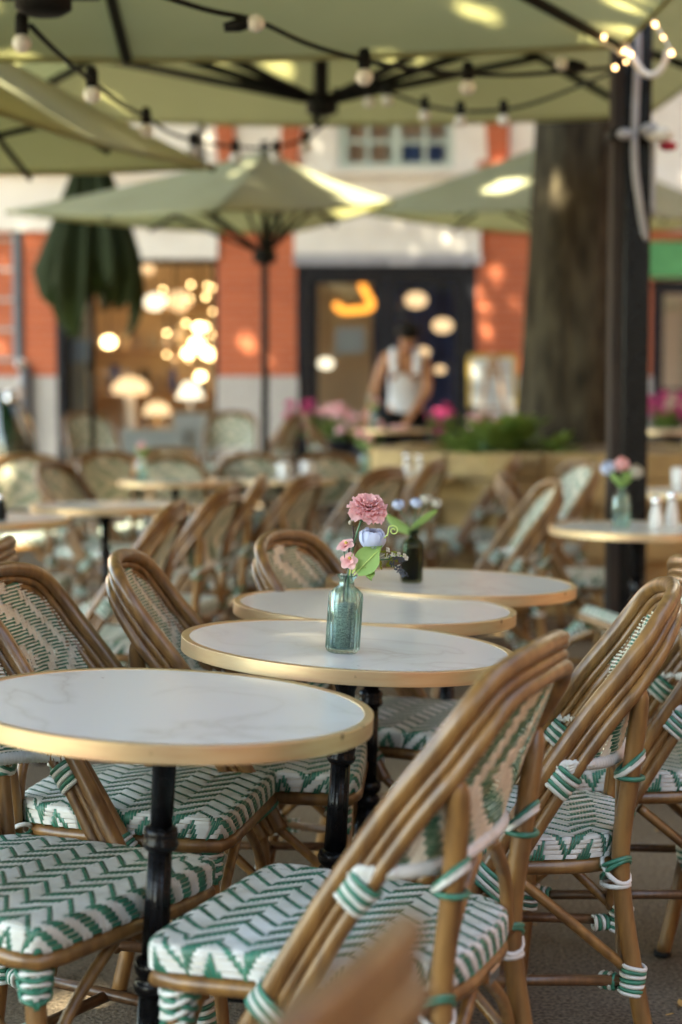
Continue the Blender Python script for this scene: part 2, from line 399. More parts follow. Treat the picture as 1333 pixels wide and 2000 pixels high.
def bow_curve(n=10):
    k = [(.212, .06, .345), (.208, .01, .432), (.203, -.060, .547), (.197, -.133, .655), (.192, -.196, .736), (.186, -.232, .785), (.168, -.256, .820), (.130, -.274, .841), (.065, -.288, .852), (0, -.292, .855)]
    half = smooth_pts(k, n); return half+[Vector((-p.x, p.y, p.z)) for p in half[-2::-1]]
BOW = bow_curve()
def bow_at(z):
    for p, q in zip(BOW, BOW[1:]):
        if p.z <= z <= q.z: t = (z-p.z)/(q.z-p.z+1e-9); return p.lerp(q, t)
    return BOW[len(BOW)//2]
def bow_off(p, t):
    "direction in which the inner poles are stacked"
    s = min(1, max(0, (p.z-.72)/.14)); a = Vector((0, -.76, -.66)).lerp(Vector((0, -.15, -1)), s); a.x = -.55*(p.x/.2)*s*(1-s)*1.2*2
    a = a - t*a.dot(t); return a.normalized()
def rings(mb, c, ax, ra, rb, n, pitch, side, cols=('cane_green', 'cane_white'), r=.0036):
    ra -= .0016; rb -= .0016; r *= .94; pitch *= .93
    "n wraps of cane round an elongated bundle. ax: axis, side: direction of the long half-axis ra"
    ax = Vector(ax).normalized(); side = Vector(side); side = (side-ax*side.dot(ax)).normalized(); o = ax.cross(side)
    for k in range(n):
        cc = Vector(c)+ax*(k-(n-1)/2)*pitch; pts = []
        for i in range(14):
            a = 2*PI*i/14; ca, sa = math.cos(a), math.sin(a)
            e = .75
            pts.append(cc+side*math.copysign(abs(ca)**e, ca)*ra+o*math.copysign(abs(sa)**e, sa)*rb+ax*math.sin(a+k)*.0012)
        mb.tube(pts, r, cols[k % len(cols)], 6, closed=True)
def make_chair():
    root = empty('bistro_chair', '', 'chair')
    m = MB(); N = 84
    weave(m, lambda u, v: seat_pt(u, v, N), N, N, lambda i, j: (i+tri(j+3, 8)) % 8 < (4 if (j+3) % 16 < 8 else 2), 'cane_green', 'cane_white', .0020, .92, .88)
    seat = m.build('seat', root)
    m = MB()                                                   # solid core under the weave
    ths = [2*PI*k/48 for k in range(48)]
    prof = [(.995, SEAT_Z-.037), (1.04, SEAT_Z-.032), (1.04, SEAT_Z-.014), (.97, SEAT_Z-.006), (.5, SEAT_Z-.001)]
    vs = [(seat_out(t)[0]*s, seat_out(t)[1]*s, z) for s, z in prof for t in ths]
    fs = [(i*48+k, i*48+(k+1) % 48, (i+1)*48+(k+1) % 48, (i+1)*48+k) for i in range(4) for k in range(48)]+[tuple(range(48))[::-1], tuple(192+k for k in range(48))]
    m.add(vs, fs, 'cane_beige'); m.build('seat_core', seat)
    m = MB(); m.tube([(seat_out(t)[0]*1.0, seat_out(t)[1]*1.0, .403) for t in ths], .0135, 'rattan', 10, closed=True); m.build('seat_frame', root)
    # legs
    FL = [(.178, .168, .415), (.190, .185, .2), (.203, .205, 0)]
    RL = [(.178, -.268, 0), (.168, -.226, .2), (.160, -.198, .40), (.162, -.212, .55), (.172, -.223, .65), (.183, -.226, .706)]
    for sx in (1, -1):
        m = MB(); p = smooth_pts([(x*sx, y, z) for x, y, z in FL], 5); m.tube(p, [.0155]*len(p), 'rattan', 12)
        m.lathe([(.017, 0), (.017, .012)], 'foot', 12, Matrix.Translation(p[-1])); m.build('leg', root)
        m = MB(); p = smooth_pts([(x*sx, y, z) for x, y, z in RL], 5); m.tube(p, [.0155]*(len(p)-3)+[.0145, .012, .008], 'rattan', 14)
        m.lathe([(.018, 0), (.018, .012)], 'foot', 12, Matrix.Translation(p[0])); m.build('leg', root)
    # three-pole bow: side arms and top rail in one
    m = MB(); n = len(BOW)
    for off, r in ((0, .0142), (.0205, .0082), (.0385, .0115)):
        pts = []
        for i, p in enumerate(BOW):
            t = (BOW[min(i+1, n-1)]-BOW[max(i-1, 0)]).normalized(); pts.append(p+bow_off(p, t)*off)
        m.tube(pts, r, 'rattan', 12)
    m.build('back_frame', root)
    # woven back
    Z0, Z1 = .588, .838; NU, NV = 42, 38
    def S(u, v):
        z = lerp(Z0, Z1, v/NV); bp = bow_at(min(z, .775)); a = abs(bp.x)+.002; y0 = bp.y; yb = lerp(-.204, -.290, (z-Z0)/(Z1-Z0))
        if z > .775: y0 = lerp(bp.y, -.280, (z-.775)/.06)
        def f(th, z_off=0):
            c, s = math.cos(th), math.sin(th); return Vector((math.copysign(abs(c)**.72, c)*a, y0+(yb-y0)*abs(s)**.72, z))
        th = PI*(1-min(max(u, .02), NU-.02)/NU)
        # reparametrise so cells are even along the arc
        th = PI-(PI*(u/NU)) if 0 <= u <= NU else (PI if u < 0 else 0)
        e = .02; p = f(th); q = f(th+e)-f(th-e); nn = Vector((q.y, -q.x, 0)); 
        nn = nn.normalized() if nn.length > 1e-7 else Vector((0, 1, 0))
        return p, -nn
    def valid(i, j):
        p, _ = S(i+.5, j+.5)
        if p.z < .72: return True
        for a_, b_ in zip(BOW, BOW[1:len(BOW)//2+1]):
            if b_.x <= abs(p.x) <= a_.x and a_.z > .7: return p.z < lerp(a_.z, b_.z, (a_.x-abs(p.x))/(a_.x-b_.x+1e-9))-.026
        return abs(p.x) < .19
    m = MB(); weave(m, S, NU, NV, lambda i, j: (i+tri(j+4, 18)//2) % 6 < 3, 'cane_deep', 'cane_beige', .0020, .94, .77, valid, 'cane_beige')
    m.build('back_panel', root)
    # white wrapped band under the panel
    m = MB(); pts = [S(u, 0)[0]+Vector((0, 0, -.006)) for u in [k*NU/60 for k in range(61)]]
    wr = smooth_pts(pts[::2], 6); rs = [.0105+.0012*math.sin(k*2.2) for k in range(len(wr))]
    m.tube(wr, rs, 'cane_white', 10); m.build('wrapped_rail', root)
    # bindings
    def binding(fn):
        mm = MB(); fn(mm); mm.build('binding', root)
    for sx in (1, -1):
        def b1(mm):   # foot of the bow at the seat frame
            c = Vector((.2095*sx, .030, .398)); rings(mm, c+Vector((0, -.013, -.011)), (0, -.66, .76), .0345, .0185, 5, .0080, (0, .76, .66), r=.0044)
            for k in range(3): mm.tube([(.200*sx, .012+.02*k, .380), (.190*sx, .006+.018*k, .414), (.206*sx, -.005+.022*k, .42)], .0036, ('cane_white', 'cane_green')[k % 2], 6)
        def b2(mm):   # rail to bow
            p = bow_at(.572).copy(); p.x *= sx; rings(mm, p+Vector((0, -.0225, -.019)), (0, -.66, .76), .0235, .0165, 6, .0080, (0, .76, .66), ('cane_white', 'cane_green'), .0044)
            for k in range(4): mm.tube(smooth_pts([(p.x*1.05, p.y-.03, .583-.006*k), (p.x*1.02, p.y-.05, .586-.003*k), (p.x*.985, p.y-.075, .583)], 3), .0036, 'cane_white', 6)
        def b3(mm):   # rail to upright, crossed
            c = Vector((.163*sx, -.215, .578)); o = .0195
            for k, (dz1, dz2) in enumerate(((.022, -.018), (-.018, .022), (-.024, -.022), (.012, -.024))):
                pts = []
                for i in range(14):
                    a = 2*PI*i/14; pts.append(c+Vector((math.cos(a)*o*1.05, math.sin(a)*o*1.15+.004, lerp(dz1, dz2, (math.sin(a)+1)/2)*(-1 if k == 1 else 1))))
                mm.tube(pts, .0042, ('cane_green', 'cane_white', 'cane_green', 'cane_white')[k], 6, closed=True)
        def b4(mm):   # rear leg to seat frame
            c = Vector((.160*sx, -.192, .398)); o = .021
            for k, (d1, d2) in enumerate(((.02, -.02), (-.02, .02), (-.024, -.024), (.024, .0))):
                pts = [c+Vector((math.cos(2*PI*i/14)*o*1.1, math.sin(2*PI*i/14)*o*1.1+.002, lerp(d1, d2, (math.sin(2*PI*i/14+.8)+1)/2))) for i in range(14)]
                mm.tube(pts, .0042, ('cane_green', 'cane_white', 'cane_white', 'cane_green')[k], 6, closed=True)
        def b5(mm):   # front leg fan
            top = Vector((.176*sx, .166, .412)); ax = Vector((.012*sx, .017, -.21)).normalized()
            for k in range(8):
                t = k/7; c = top+ax*(.012+.058*t); rr = lerp(.028, .0195, t)
                pts = [c+Vector((math.cos(2*PI*i/14)*rr, math.sin(2*PI*i/14)*rr, .010*math.cos(2*PI*i/14-PI*.25*sx)*(1 if k % 2 else -1))) for i in range(14)]
                mm.tube(pts, .0044, ('cane_green', 'cane_white')[k % 2], 6, closed=True)
            for k in range(5):
                for d in (Vector((-sx, 0, 0)), Vector((0, -1, 0))):
                    s0 = top+d*(.018+.008*k)+Vector((0, 0, -.002)); n_ = Vector((sx*.014, .014, 0))
                    mm.tube([s0+Vector((0, 0, .016)), s0+n_*1.0+Vector((0, 0, 0)), top+ax*(.03+.012*k)+n_*1.2], .0036, ('cane_green', 'cane_white')[k % 2], 6)
        def b6(mm):   # leg to stretcher, rear
            rings(mm, (.166*sx, -.219, .215), (0, -.1, .8), .0205, .0205, 7, .0078, (1, 0, 0), ('cane_white', 'cane_green'), .0042)
            rings(mm, (.158*sx, -.180, .208), (-.3*sx, .8, 0), .0135, .0135, 4, .0075, (0, 0, 1), ('cane_green', 'cane_white'), .004)
        def b7(mm):
            rings(mm, (.189*sx, .184, .205), (0, -.1, .8), .020, .020, 7, .0078, (1, 0, 0), ('cane_white', 'cane_green'), .0042)
            rings(mm, (.18*sx, .150, .205), (-.3*sx, .8, 0), .0135, .0135, 3, .0075, (0, 0, 1), ('cane_green', 'cane_white'), .004)
        for f in (b1, b2, b3, b4, b5, b6, b7): binding(f)
        m = MB(); m.tube([(.187*sx, .18, .205), (.165*sx, -.215, .212)], .0095, 'rattan_dark', 10); m.build('stretcher', root)
        for y0, y1 in ((.17, .0), (-.205, -.03)):
            m = MB(); x0 = .187 if y0 > 0 else .166
            m.tube(smooth_pts([(x0*sx, y0, .235), (.186*sx, lerp(y0, y1, .55), .32), (.196*sx, y1, .386)], 5), .0092, 'rattan', 10); m.build('brace', root)
    m = MB(); m.tube([(.185, .0, .204), (-.185, .0, .204)], .0095, 'rattan_dark', 10); rings(m, (0, 0, .204), (1, 0, 0), .013, .013, 6, .0075, (0, 0, 1), r=.004); m.build('stretcher', root)
    for y, x0 in ((.185, .187), (-.2, .165)):
        for sx in (1, -1):
            m = MB(); m.tube(smooth_pts([(x0*sx, y, .235), (.11*sx, y, .32), (.02*sx, y*(1.0 if y > 0 else .98), .386)], 5), .0092, 'rattan', 10); m.build('brace', root)
    # inner back struts below the rail
    for sx in (1, -1):
        m = MB(); m.tube(smooth_pts([(.145*sx, -.196, .41), (.115*sx, -.2, .50), (.035*sx, -.205, .572)], 5), .010, 'rattan', 10); m.build('back_strut', root)
    m = MB(); m.box((-.02, -.222, .389), (.02, -.219, .407), 'chrome', bev=.001); m.build('badge', root)
    return root
CH = 'rattan bistro chairs with green and white woven seats'
proto = make_chair(); proto['group'] = CH
used = [False]
def chair(x, y, face, label, tip=0, z=0, far=True):
    f = math.radians(face)
    if far: x += .08*math.cos(f); y += .08*math.sin(f)
    rot = (tip, 0, f-PI/2)
    if not used[0]:
        used[0] = True; proto.location = (x, y, z+ground_z(y)); proto.rotation_euler = rot; proto['label'] = label; return proto
    return dup(proto, label, (x, y, z+ground_z(y)), rot, CH)
chair(.005, 2.36, 158, 'large chair right of the nearest table, its three-pole back leaning right', far=False)
chair(.285, 2.97, 174, 'sharp chair at right with a round-backed seat, facing the table with ribbed vase', far=False)
chair(.57, 3.46, 174, 'chair just behind the sharp right-hand chair, mostly its long side arm showing', far=False)
chair(.98, 3.42, 12, 'chair cut by the right edge, back to back with the sharp chair, legs showing', far=False)
chair(-.262, 1.06, 158, 'closest chair, a brown out-of-focus corner of its back at the bottom edge', far=False)
chair(-.478, 2.58, -32, 'chair at bottom left with seat corner toward the camera, back out of frame', far=False)
chair(-.365, 3.15, -11, 'chair at left behind the nearest table, tiny see-through holes in its back', far=False)
chair(-.165, 3.47, -3, 'chair with narrow edge-on back just left of the ribbed vase table', far=False)
chair(.12, 3.90, -22, 'chair with bold zigzag back turned to the camera behind the vase tables', far=False)
chair(-.96, 3.80, 180, 'chair at the left edge with only its brown top rail corner showing')
chair(-.70, 5.2, 176, 'chair facing left, its steep side arm rising behind the edge-on chair')
chair(-.59, 6.05, 168, 'blurred chair facing left, second of three running toward the right')
chair(-.32, 7.0, 164, 'blurred chair facing left, just left of and beyond the pink carnation')
chair(.04, 7.7, 148, 'blurred chair whose back peeks up over the pink carnation')
chair(.29, 8.5, 162, 'blurred chair above the dark bottle, back sloping up to the right')
chair(.86, 7.0, -10, 'chair facing right toward the half sunlit table, woven back leaning left')
chair(1.0, 8.3, 200, 'blurred chair against the stone planter, only its dark top rail showing')
chair(.72, 5.3, 192, 'chair tipped back behind the table with the dark bottle', tip=.85, z=.05)
chair(.60, 6.4, 186, 'blurred chair facing left between the tipped chair and the stone planter')
chair(.74, 9.15, 170, 'blurred chair facing left right in front of the leafy planter')
chair(.02, 9.3, -60, 'blurred chair turned toward the camera beside the joined tables')
chair(-1.66, 9.0, -80, 'blurred chair at far left whose woven back faces the camera squarely')
chair(-1.22, 8.2, -20, 'blurred chair turned sideways beside the squarely facing one at left')
chair(-1.22, 9.5, -55, 'blurred chair with a sunlit top rail behind the left-hand table')
chair(-1.05, 10.2, -88, 'blurred chair showing a low brown arch above a pale green seat')
chair(-.88, 9.45, -92, 'left of two chairs tipped forward over the joined tables', tip=-.9, z=.10)
chair(-.50, 9.75, -88, 'right of two chairs tipped forward over the joined tables', tip=-.9, z=.10)
chair(-.52, 6.9, 182, 'blurred chair right of the small left-hand table, seat under its rim')
chair(-1.38, 6.7, 2, 'blurred chair left of the small left-hand table, legs below the marble')
chair(-1.86, 12.9, -62, 'far chair with grey-blue looking back before the peach column')
chair(-.86, 13.2, -92, 'far chair with rounded pale back before the granite pier base')
chair(-.52, 12.6, 168, 'far chair facing left, right of the rounded pale back')
chair(-.10, 13.3, 2, 'far chair facing right with a bright sun patch, by the magenta flowers')
chair(.86, 12.3, 168, 'far chair just right of the waiter, dark sloping back')
# ------------------------------------------------------------------ tables
def make_table():
    t = empty('bistro_table', '', 'table')
    m = MB(); m.lathe([(.0, .718), (.2862, .718), (.2862, .7392), (.0, .7392)], 'marble', 128)
    m.sm = [False]*len(m.sm); m.build('marble_top', t)
    m = MB(); m.lathe([(.286, .7385), (.2865, .7402), (.2870, .7405), (.2985, .7405), (.2992, .7405), (.2998, .7402), (.300, .7396), (.300, .7390), (.300, .7168), (.300, .7162), (.2997, .7157), (.2990, .7155), (.270, .7155), (.27, .7170), (.286, .7385)], 'brass', 160, caps=False); m.build('brass_rim', t)
    m = MB(); seg = 48
    prof = [(.050, .717), (.048, .708), (.030, .688), (.0175, .655), (.0165, .56)]
    m.lathe(prof, 'black_iron', seg)
    m.lathe([(.0165, .56), (.024, .556), (.0255, .548), (.024, .538), (.027, .534), (.024, .526), (.0175, .520)], 'black_iron', seg)
    m.lathe([(.0170, .52), (.0195, .36)], 'black_iron', seg, rib=.045, ribn=12)
    m.lathe([(.019, .365), (.028, .36), (.031, .350), (.028, .340), (.022, .335), (.028, .328), (.030, .320), (.027, .310), (.020, .305)], 'black_iron', seg)
    m.lathe([(.0205, .305), (.025, .10)], 'black_iron', seg, rib=.035, ribn=12)
    m.lathe([(.03, .10), (.05, .09), (.055, .06), (.045, .045), (.04, .03)], 'black_iron', seg); m.build('pedestal', t)
    m = MB()
    for k in range(4):
        a = PI/4+k*PI/2; c, s = math.cos(a), math.sin(a)
        m.tube(smooth_pts([(c*.02, s*.02, .07), (c*.12, s*.12, .045), (c*.2, s*.2, .03), (c*.255, s*.255, .015)], 4), [.024, .022, .021, .02, .019, .018, .017, .016, .015, .014, .014, .013, .013], 'black_iron', 10)
    m.build('base', t)
    return t
TG = 'round marble bistro tables with brass rims'
tproto = make_table(); tproto['group'] = TG; tused = [False]
def table(x, y, label, tx=0, ty=0, rz=0, z=0):
    rot = (math.radians(tx), math.radians(ty), rz); loc = (x, y, ground_z(y)+z)
    # tilt about the centre of the top: move the base so the top stays put
    R = Euler(rot).to_matrix(); loc = Vector(loc)+Vector((0, 0, .74))-R @ Vector((0, 0, .74))
    if not tused[0]:
        tused[0] = True; t = tproto; t.location = loc; t.rotation_euler = rot; t['label'] = label
    else: t = dup(tproto, label, loc, rot, TG)
    bpy.context.view_layer.update(); return t
T1 = table(-.252, 2.45, 'nearest marble bistro table, empty, large at the left front', 0, 3.2)
T2 = table(.014, 3.04, 'marble bistro table carrying the ribbed glass vase, right rim dipping', 0, 3.8)
T3 = table(.072, 3.60, 'empty marble bistro table directly behind the one with the ribbed vase', 0, 2.4)
T4 = table(.262, 4.06, 'marble bistro table carrying the dark olive bottle of pale flowers', 0, 1.6)
TR = table(1.00, 5.72, 'marble bistro table half sunlit in front of the black post, with vase and shakers', 0, .6)
TL = table(-.956, 6.9, 'small blurred bistro table at left middle standing clear on its black pedestal', 0, 0)
TL0 = table(-1.28, 6.15, 'blurred bistro table cut by the left edge, with small shakers on it', 0, 0)
TJ1 = table(-.86, 8.85, 'left one of the two joined bistro tables behind the left-facing chairs', 0, 0)
TJ2 = table(-.32, 9.1, 'right one of the two joined bistro tables, with a cup and glass on it', 0, 0)
TW = table(.36, 12.62, 'far bistro table the waiter is wiping', 0, 0)
TM = table(.33, 9.4, 'far bistro table with white shakers, in front of the waiter', 0, 0)
TR2 = table(1.66, 7.9, 'blurred bistro table at the right edge just beyond the black post', 0, 0)
TFR = table(2.35, 12.2, 'far bistro table at the right edge near the pink window', 0, 0)
def on(t, x, y, z=.7385): return t.matrix_basis @ Vector((x, y, z))
# ------------------------------------------------------------------ flowers and vases
def sheet(mb, base, axis, side, L, W, cup, m, nseg=6, nw=4, frill=0, r=None, curl=0, tipw=.25, petal=False):
    "petal or leaf: grows from base along axis, width along side, cupped toward normal"
    r = r or rnd; axis = Vector(axis).normalized(); side = Vector(side); side = (side-axis*side.dot(axis)).normalized(); nn = axis.cross(side)
    vs = []; fs = []
    for i in range(nseg+1):
        t = i/nseg; w_ = W*(math.sin(PI*min(1, t*.9+.08))**.7)*(1 if t < .7 else lerp(1, tipw+.6*(1-tipw), (t-.7)/.3))
        if petal: w_ = W*(.22+.78*t**.75)*(1-.25*max(0, (t-.8)/.2)**2)
        bend = cup*L*t*t-curl*L*t**3
        for k in range(nw+1):
            a = 2*k/nw-1; jit = frill*(r.random()-.5)*L*(t > .8)
            rip = frill*.5*math.sin(a*9+i)*W*(t**2)
            vs.append(base+axis*(L*t+jit-abs(a)**2*L*(.22 if petal else .10)*t*t)+side*a*w_/2+nn*(bend+abs(a)**2*W*.18+rip))
    for i in range(nseg):
        for k in range(nw): a = i*(nw+1)+k; fs.append((a, a+1, a+nw+2, a+nw+1))
    mb.add(vs, fs, m)
def bloom(mb, c, up, R, m, layers, per, frill=.0, open0=1.25, open1=.15, seed=1):
    r = random.Random(seed); up = Vector(up).normalized(); u = up.orthogonal().normalized(); v = up.cross(u)
    for l in range(layers):
        t = l/(layers-1 or 1); ang = lerp(open0, open1, t)
        for k in range(per):
            a = 2*PI*(k+.5*(l % 2)+r.uniform(-.15, .15))/per; d = u*math.cos(a)+v*math.sin(a); tg = -u*math.sin(a)+v*math.cos(a)
            ax = up*math.cos(ang)+d*math.sin(ang)
            sheet(mb, c+d*R*.06*(1-t), ax, tg, R*lerp(1, .8, t)*r.uniform(.9, 1.08), R*lerp(1.1, .85, t), lerp(-.15, -.35, t)*-1*1.0 if False else -.25, m, 6, 8, frill, r, petal=True)
def globe(mb, c, up, R, m, n=22, seed=1):
    "cupped overlapping petals closing into a ball"
    r = random.Random(seed); up = Vector(up).normalized(); u = up.orthogonal().normalized(); v = up.cross(u)
    for k in range(n):
        t = k/n; a0 = k*2.4; rr = R*lerp(.55, 1.0, t); wd = lerp(1.3, .75, t); top = lerp(.25, .95, t)*r.uniform(.85, 1.1)
        vs = []; fs = []; NS, NW = 7, 6
        for i in range(NS+1):
            th = lerp(2.7, top, i/NS)
            for q in range(NW+1):
                b = 2*q/NW-1; a = a0+b*wd*(.55+.45*math.sin(PI*min(1, i/NS+.15))); f = rr*(1+.10*(i/NS)**3*t+.03*math.sin(b*7+k))+(.0009*r.uniform(-1, 1) if i == NS else 0)
                th2 = th+abs(b)**2*.28*(i/NS)
                vs.append(c+up*math.cos(th2)*f*.92+(u*math.cos(a)+v*math.sin(a))*math.sin(th2)*f)
        for i in range(NS):
            for q in range(NW): x = i*(NW+1)+q; fs.append((x, x+1, x+NW+2, x+NW+1))
        mb.add(vs, fs, m)
def vase(name, label, base, tilt, H, R, gl, sand=True, grp=None):
    v = empty(name, label, 'vase', base, 0, grp); v.rotation_euler = tilt
    s = H/.136; m = MB(); seg = 192
    out = [(.0, 0), (.024, 0), (.0275, .003), (.0285, .008), (.0285, .098), (.0275, .104), (.021, .112), (.0135, .117), (.0125, .128), (.0175, .1325), (.0178, .136)]
    inn = [(.0140, .1355), (.0100, .129), (.0105, .116), (.019, .109), (.0255, .100), (.0257, .012), (.022, .008), (0, .008)]
    k = R/.0285
    vs = []; fs = []; pr = out+inn
    for i, (r_, z) in enumerate(pr):
        rb = .06 if (i < len(out) and .006 < z < .106) else 0
        for q in range(seg):
            a = 2*PI*q/seg; rr = r_*k*(1+rb*math.cos(a*20)); vs.append((rr*math.cos(a), rr*math.sin(a), z*s))
    for i in range(len(pr)-1):
        for q in range(seg): fs.append((i*seg+q, i*seg+(q+1) % seg, (i+1)*seg+(q+1) % seg, (i+1)*seg+q))
    m.add(vs, fs, gl); m.build('bottle', v)
    if sand:
        m = MB(); m.lathe([(0, .0095*s), (.0195*k, .0095*s), (.0195*k, .084*s), (.015*k, .088*s), (0, .0885*s)], 'sand', 32); m.build('sand_filling', v)
    return v
tilt2 = T2.rotation_euler.copy()
VB = on(T2, -.012, -.10)
hero = vase('bud_vase', 'pale teal ribbed glass bottle vase of grey sand with a pink carnation, in sharp focus', VB, tilt2, .136, .0285, 'teal_glass')
Ri = (Euler(tilt2).to_matrix()).transposed()
def H(px, py, dd=0): return Ri @ (P(px, py, VB.y+dd)-VB)     # into the vase's own frame
def spray(name): return MB()
# carnation
m = MB(); c = H(720, 984); upv = Ri @ Vector((.10, -.45, .9))
bloom(m, c-upv.normalized()*.012, upv, .034, 'pink', 6, 8, .16, 1.62, .22, 3); m.build('carnation', hero)
def stem(nm, pts, r, mt, n=6):
    m = MB(); m.tube(smooth_pts(pts, n), r, mt, 8); return m.build(nm, hero)
neck = Vector((0, 0, .13))
stem('stem', [Vector((.004, 0, .05)), Vector((.003, 0, .10)), Vector((.002, -.002, .132)), H(684, 1100), H(695, 1050), H(709, 1010), c-upv.normalized()*.012], .0016, 'stemgreen')
m = MB(); a = H(709, 1012); m.tube([a-Vector((.002, 0, .006)), a+Vector((.0, 0, .004)), a+Vector((.002, 0, .014))], [.003, .0065, .008], 'stemgreen', 10); m.build('calyx', hero)
# pale blue ranunculus
m = MB(); c2 = H(728, 1052, -.004); up2 = Ri @ Vector((.15, -.25, .95)); globe(m, c2, up2, .0235, 'blue', 24, 5); m.build('ranunculus', hero)
m = MB(); b0 = c2-up2.normalized()*.019
for k in range(7): a = 2*PI*k/7; sheet(m, b0, Vector((math.cos(a)*.9, math.sin(a)*.9, .6)), Vector((-math.sin(a), math.cos(a), 0)), .016, .008, .3, 'olive', 3, 2)
m.build('calyx', hero)
stem('stem', [Vector((.006, 0, .12)), H(690, 1110), H(708, 1085), b0], .0014, 'stemgreen')
# leaves
m = MB()
sheet(m, H(697, 1118, -.006), H(750, 1064, -.02)-H(697, 1118, -.006), Ri @ Vector((-.62, .30, .62)), .068, .046, .05, 'hosta', 10, 6, .05, tipw=.02)
lf = m.build('leaf', hero)
m = MB(); m.tube(smooth_pts([H(690, 1126, -.008), H(697, 1118, -.0085), H(722, 1092, -.017), H(745, 1070, -.02)], 4), .0009, 'lime', 6); m.build('midrib', lf)
for (a0, a1, L, W) in (((699, 1112), (745, 1122), .032, .014), ((722, 1108), (727, 1138), .024, .018), ((688, 1120), (704, 1085), .03, .006), ((683, 1122), (692, 1062), .044, .004)):
    m = MB(); sheet(m, H(*a0, -.008), H(*a1, -.012)-H(*a0, -.008), (H(*a1, -.012)-H(*a0, -.008)).cross(Ri @ Vector((.2, 1, .1))), L, W, .1, 'hosta' if W > .01 else 'lime', 6, 4, .04, tipw=.2); m.build('leaf', hero)
# pink blossoms
for (px, py, R, sd, dirx) in ((676, 1062, .016, 8, (-.3, -.5, .8)), (683, 1092, .016, 9, (-.1, -.7, .4))):
    m = MB(); bloom(m, H(px, py, -.012)-Vector((0, 0, .005)), Ri @ Vector(dirx), R, 'pink', 2, 5, .02, 1.15, .6, sd); m.ball(H(px, py, -.016)+Vector((0, 0, .002)), .003, 'yellow', 8); m.build('blossom', hero)
stem('twig', [Vector((-.006, 0, .06)), Vector((-.004, 0, .12)), H(680, 1120), H(684, 1090), H(682, 1074), H(691, 1050), H(689, 1027)], .0016, 'stemdark')
stem('twig', [H(684, 1090), H(690, 1072), H(696, 1060)], .001, 'stemdark')
stem('twig', [H(681, 1110, -.01), H(674, 1090, -.01), H(672, 1075, -.012), H(668, 1066, -.012)], .0009, 'stemgreen')
m = MB()
for px, py in ((689, 1014), (684, 1021), (668, 1124)): m.ball(H(px, py), (.0028, .0028, .0042), 'cream', 10)
m.build('buds', hero)
# tendril
pts = [H(732, 1066, -.015), H(745, 1055, -.018), H(757, 1045, -.02)]
for k in range(22): a = 2.6-k*.42; rr = .0092*(1-k/26); pts.append(H(769, 1036, -.02)+Ri @ Vector((math.cos(a)*rr, 0, math.sin(a)*rr)))
stem('tendril', pts, .0011, 'lime', 3)
# berry sprigs
m = MB(); r = random.Random(4)
for (p0, p1, n_) in (((762, 1085), (792, 1093), 90), ((775, 1108), (791, 1124), 70), ((764, 1098), (772, 1106), 25)):
    a, b = H(*p0, -.01), H(*p1, -.012)
    for k in range(n_): t = r.random(); m.ball(a.lerp(b, t)+Vector((r.gauss(0, .0028), r.gauss(0, .0028), r.gauss(0, .0028))), .0013, 'berry', 6)
m.build('berry_sprig', hero)
m = MB()
for k in range(26):
    px, py = r.uniform(738, 775), r.uniform(1078, 1110); b = H(px, py, r.uniform(-.02, .0)); d = Vector((r.uniform(-.3, 1), r.uniform(-.6, .4), r.uniform(-.8, .6)))
    sheet(m, b, d, d.orthogonal(), r.uniform(.008, .014), r.uniform(.004, .007), .2, 'olive' if r.random() < .75 else 'cream', 3, 2)
m.tube(smooth_pts([H(700, 1112), H(730, 1096, -.01), H(765, 1092, -.01)], 5), .0011, 'stemgreen', 6); m.build('sprig_leaves', hero)
m = MB()
for px, py in ((768, 1084), (779, 1083), (790, 1086), (793, 1090), (757, 1074)):
    bloom(m, H(px, py, -.015), Vector((.5, -.6, .3)), .005, 'cream', 1, 4, 0, 1.1, 1.1, px)
m.tube(smooth_pts([H(755, 1092, -.01), H(775, 1084, -.015), H(792, 1088, -.015)], 4), .0008, 'lime', 6); m.build('white_florets', hero)
# second vase
V2 = vase('bud_vase', 'dark olive glass bottle with pale blue flowers and two broad green leaves', on(T4, -.095, -.04), T4.rotation_euler.copy(), .125, .0245, 'olive_glass', False)
m = MB(); m.lathe([(0, .008), (.021, .008), (.021, .083), (0, .084)], 'soil', 24); m.build('soil_filling', V2)
m = MB(); sheet(m, Vector((0, 0, .125)), (-.9, 0, .45), (0, .9, .5), .082, .05, -.1, 'hosta', 7, 5, .04, tipw=.4); m.build('leaf', V2)
m = MB(); sheet(m, Vector((0, 0, .125)), (.9, 0, .60), (0, .9, -.5), .075, .045, .1, 'hosta', 7, 5, .04, tipw=.4); m.build('leaf', V2)
for (x, z, cl) in ((-.037, .185, 'blue'), (.006, .190, 'blue'), (.052, .192, 'cream'), (.028, .200, 'cream')):
    m = MB(); globe(m, Vector((x, 0, z)), (x*4, -.4, .9), .0155, cl, 16, int(z*999)); m.tube([(0, 0, .1), (x*.4, 0, .15), (x, 0, z-.01)], .0013, 'stemgreen', 6); m.build('blossom', V2)
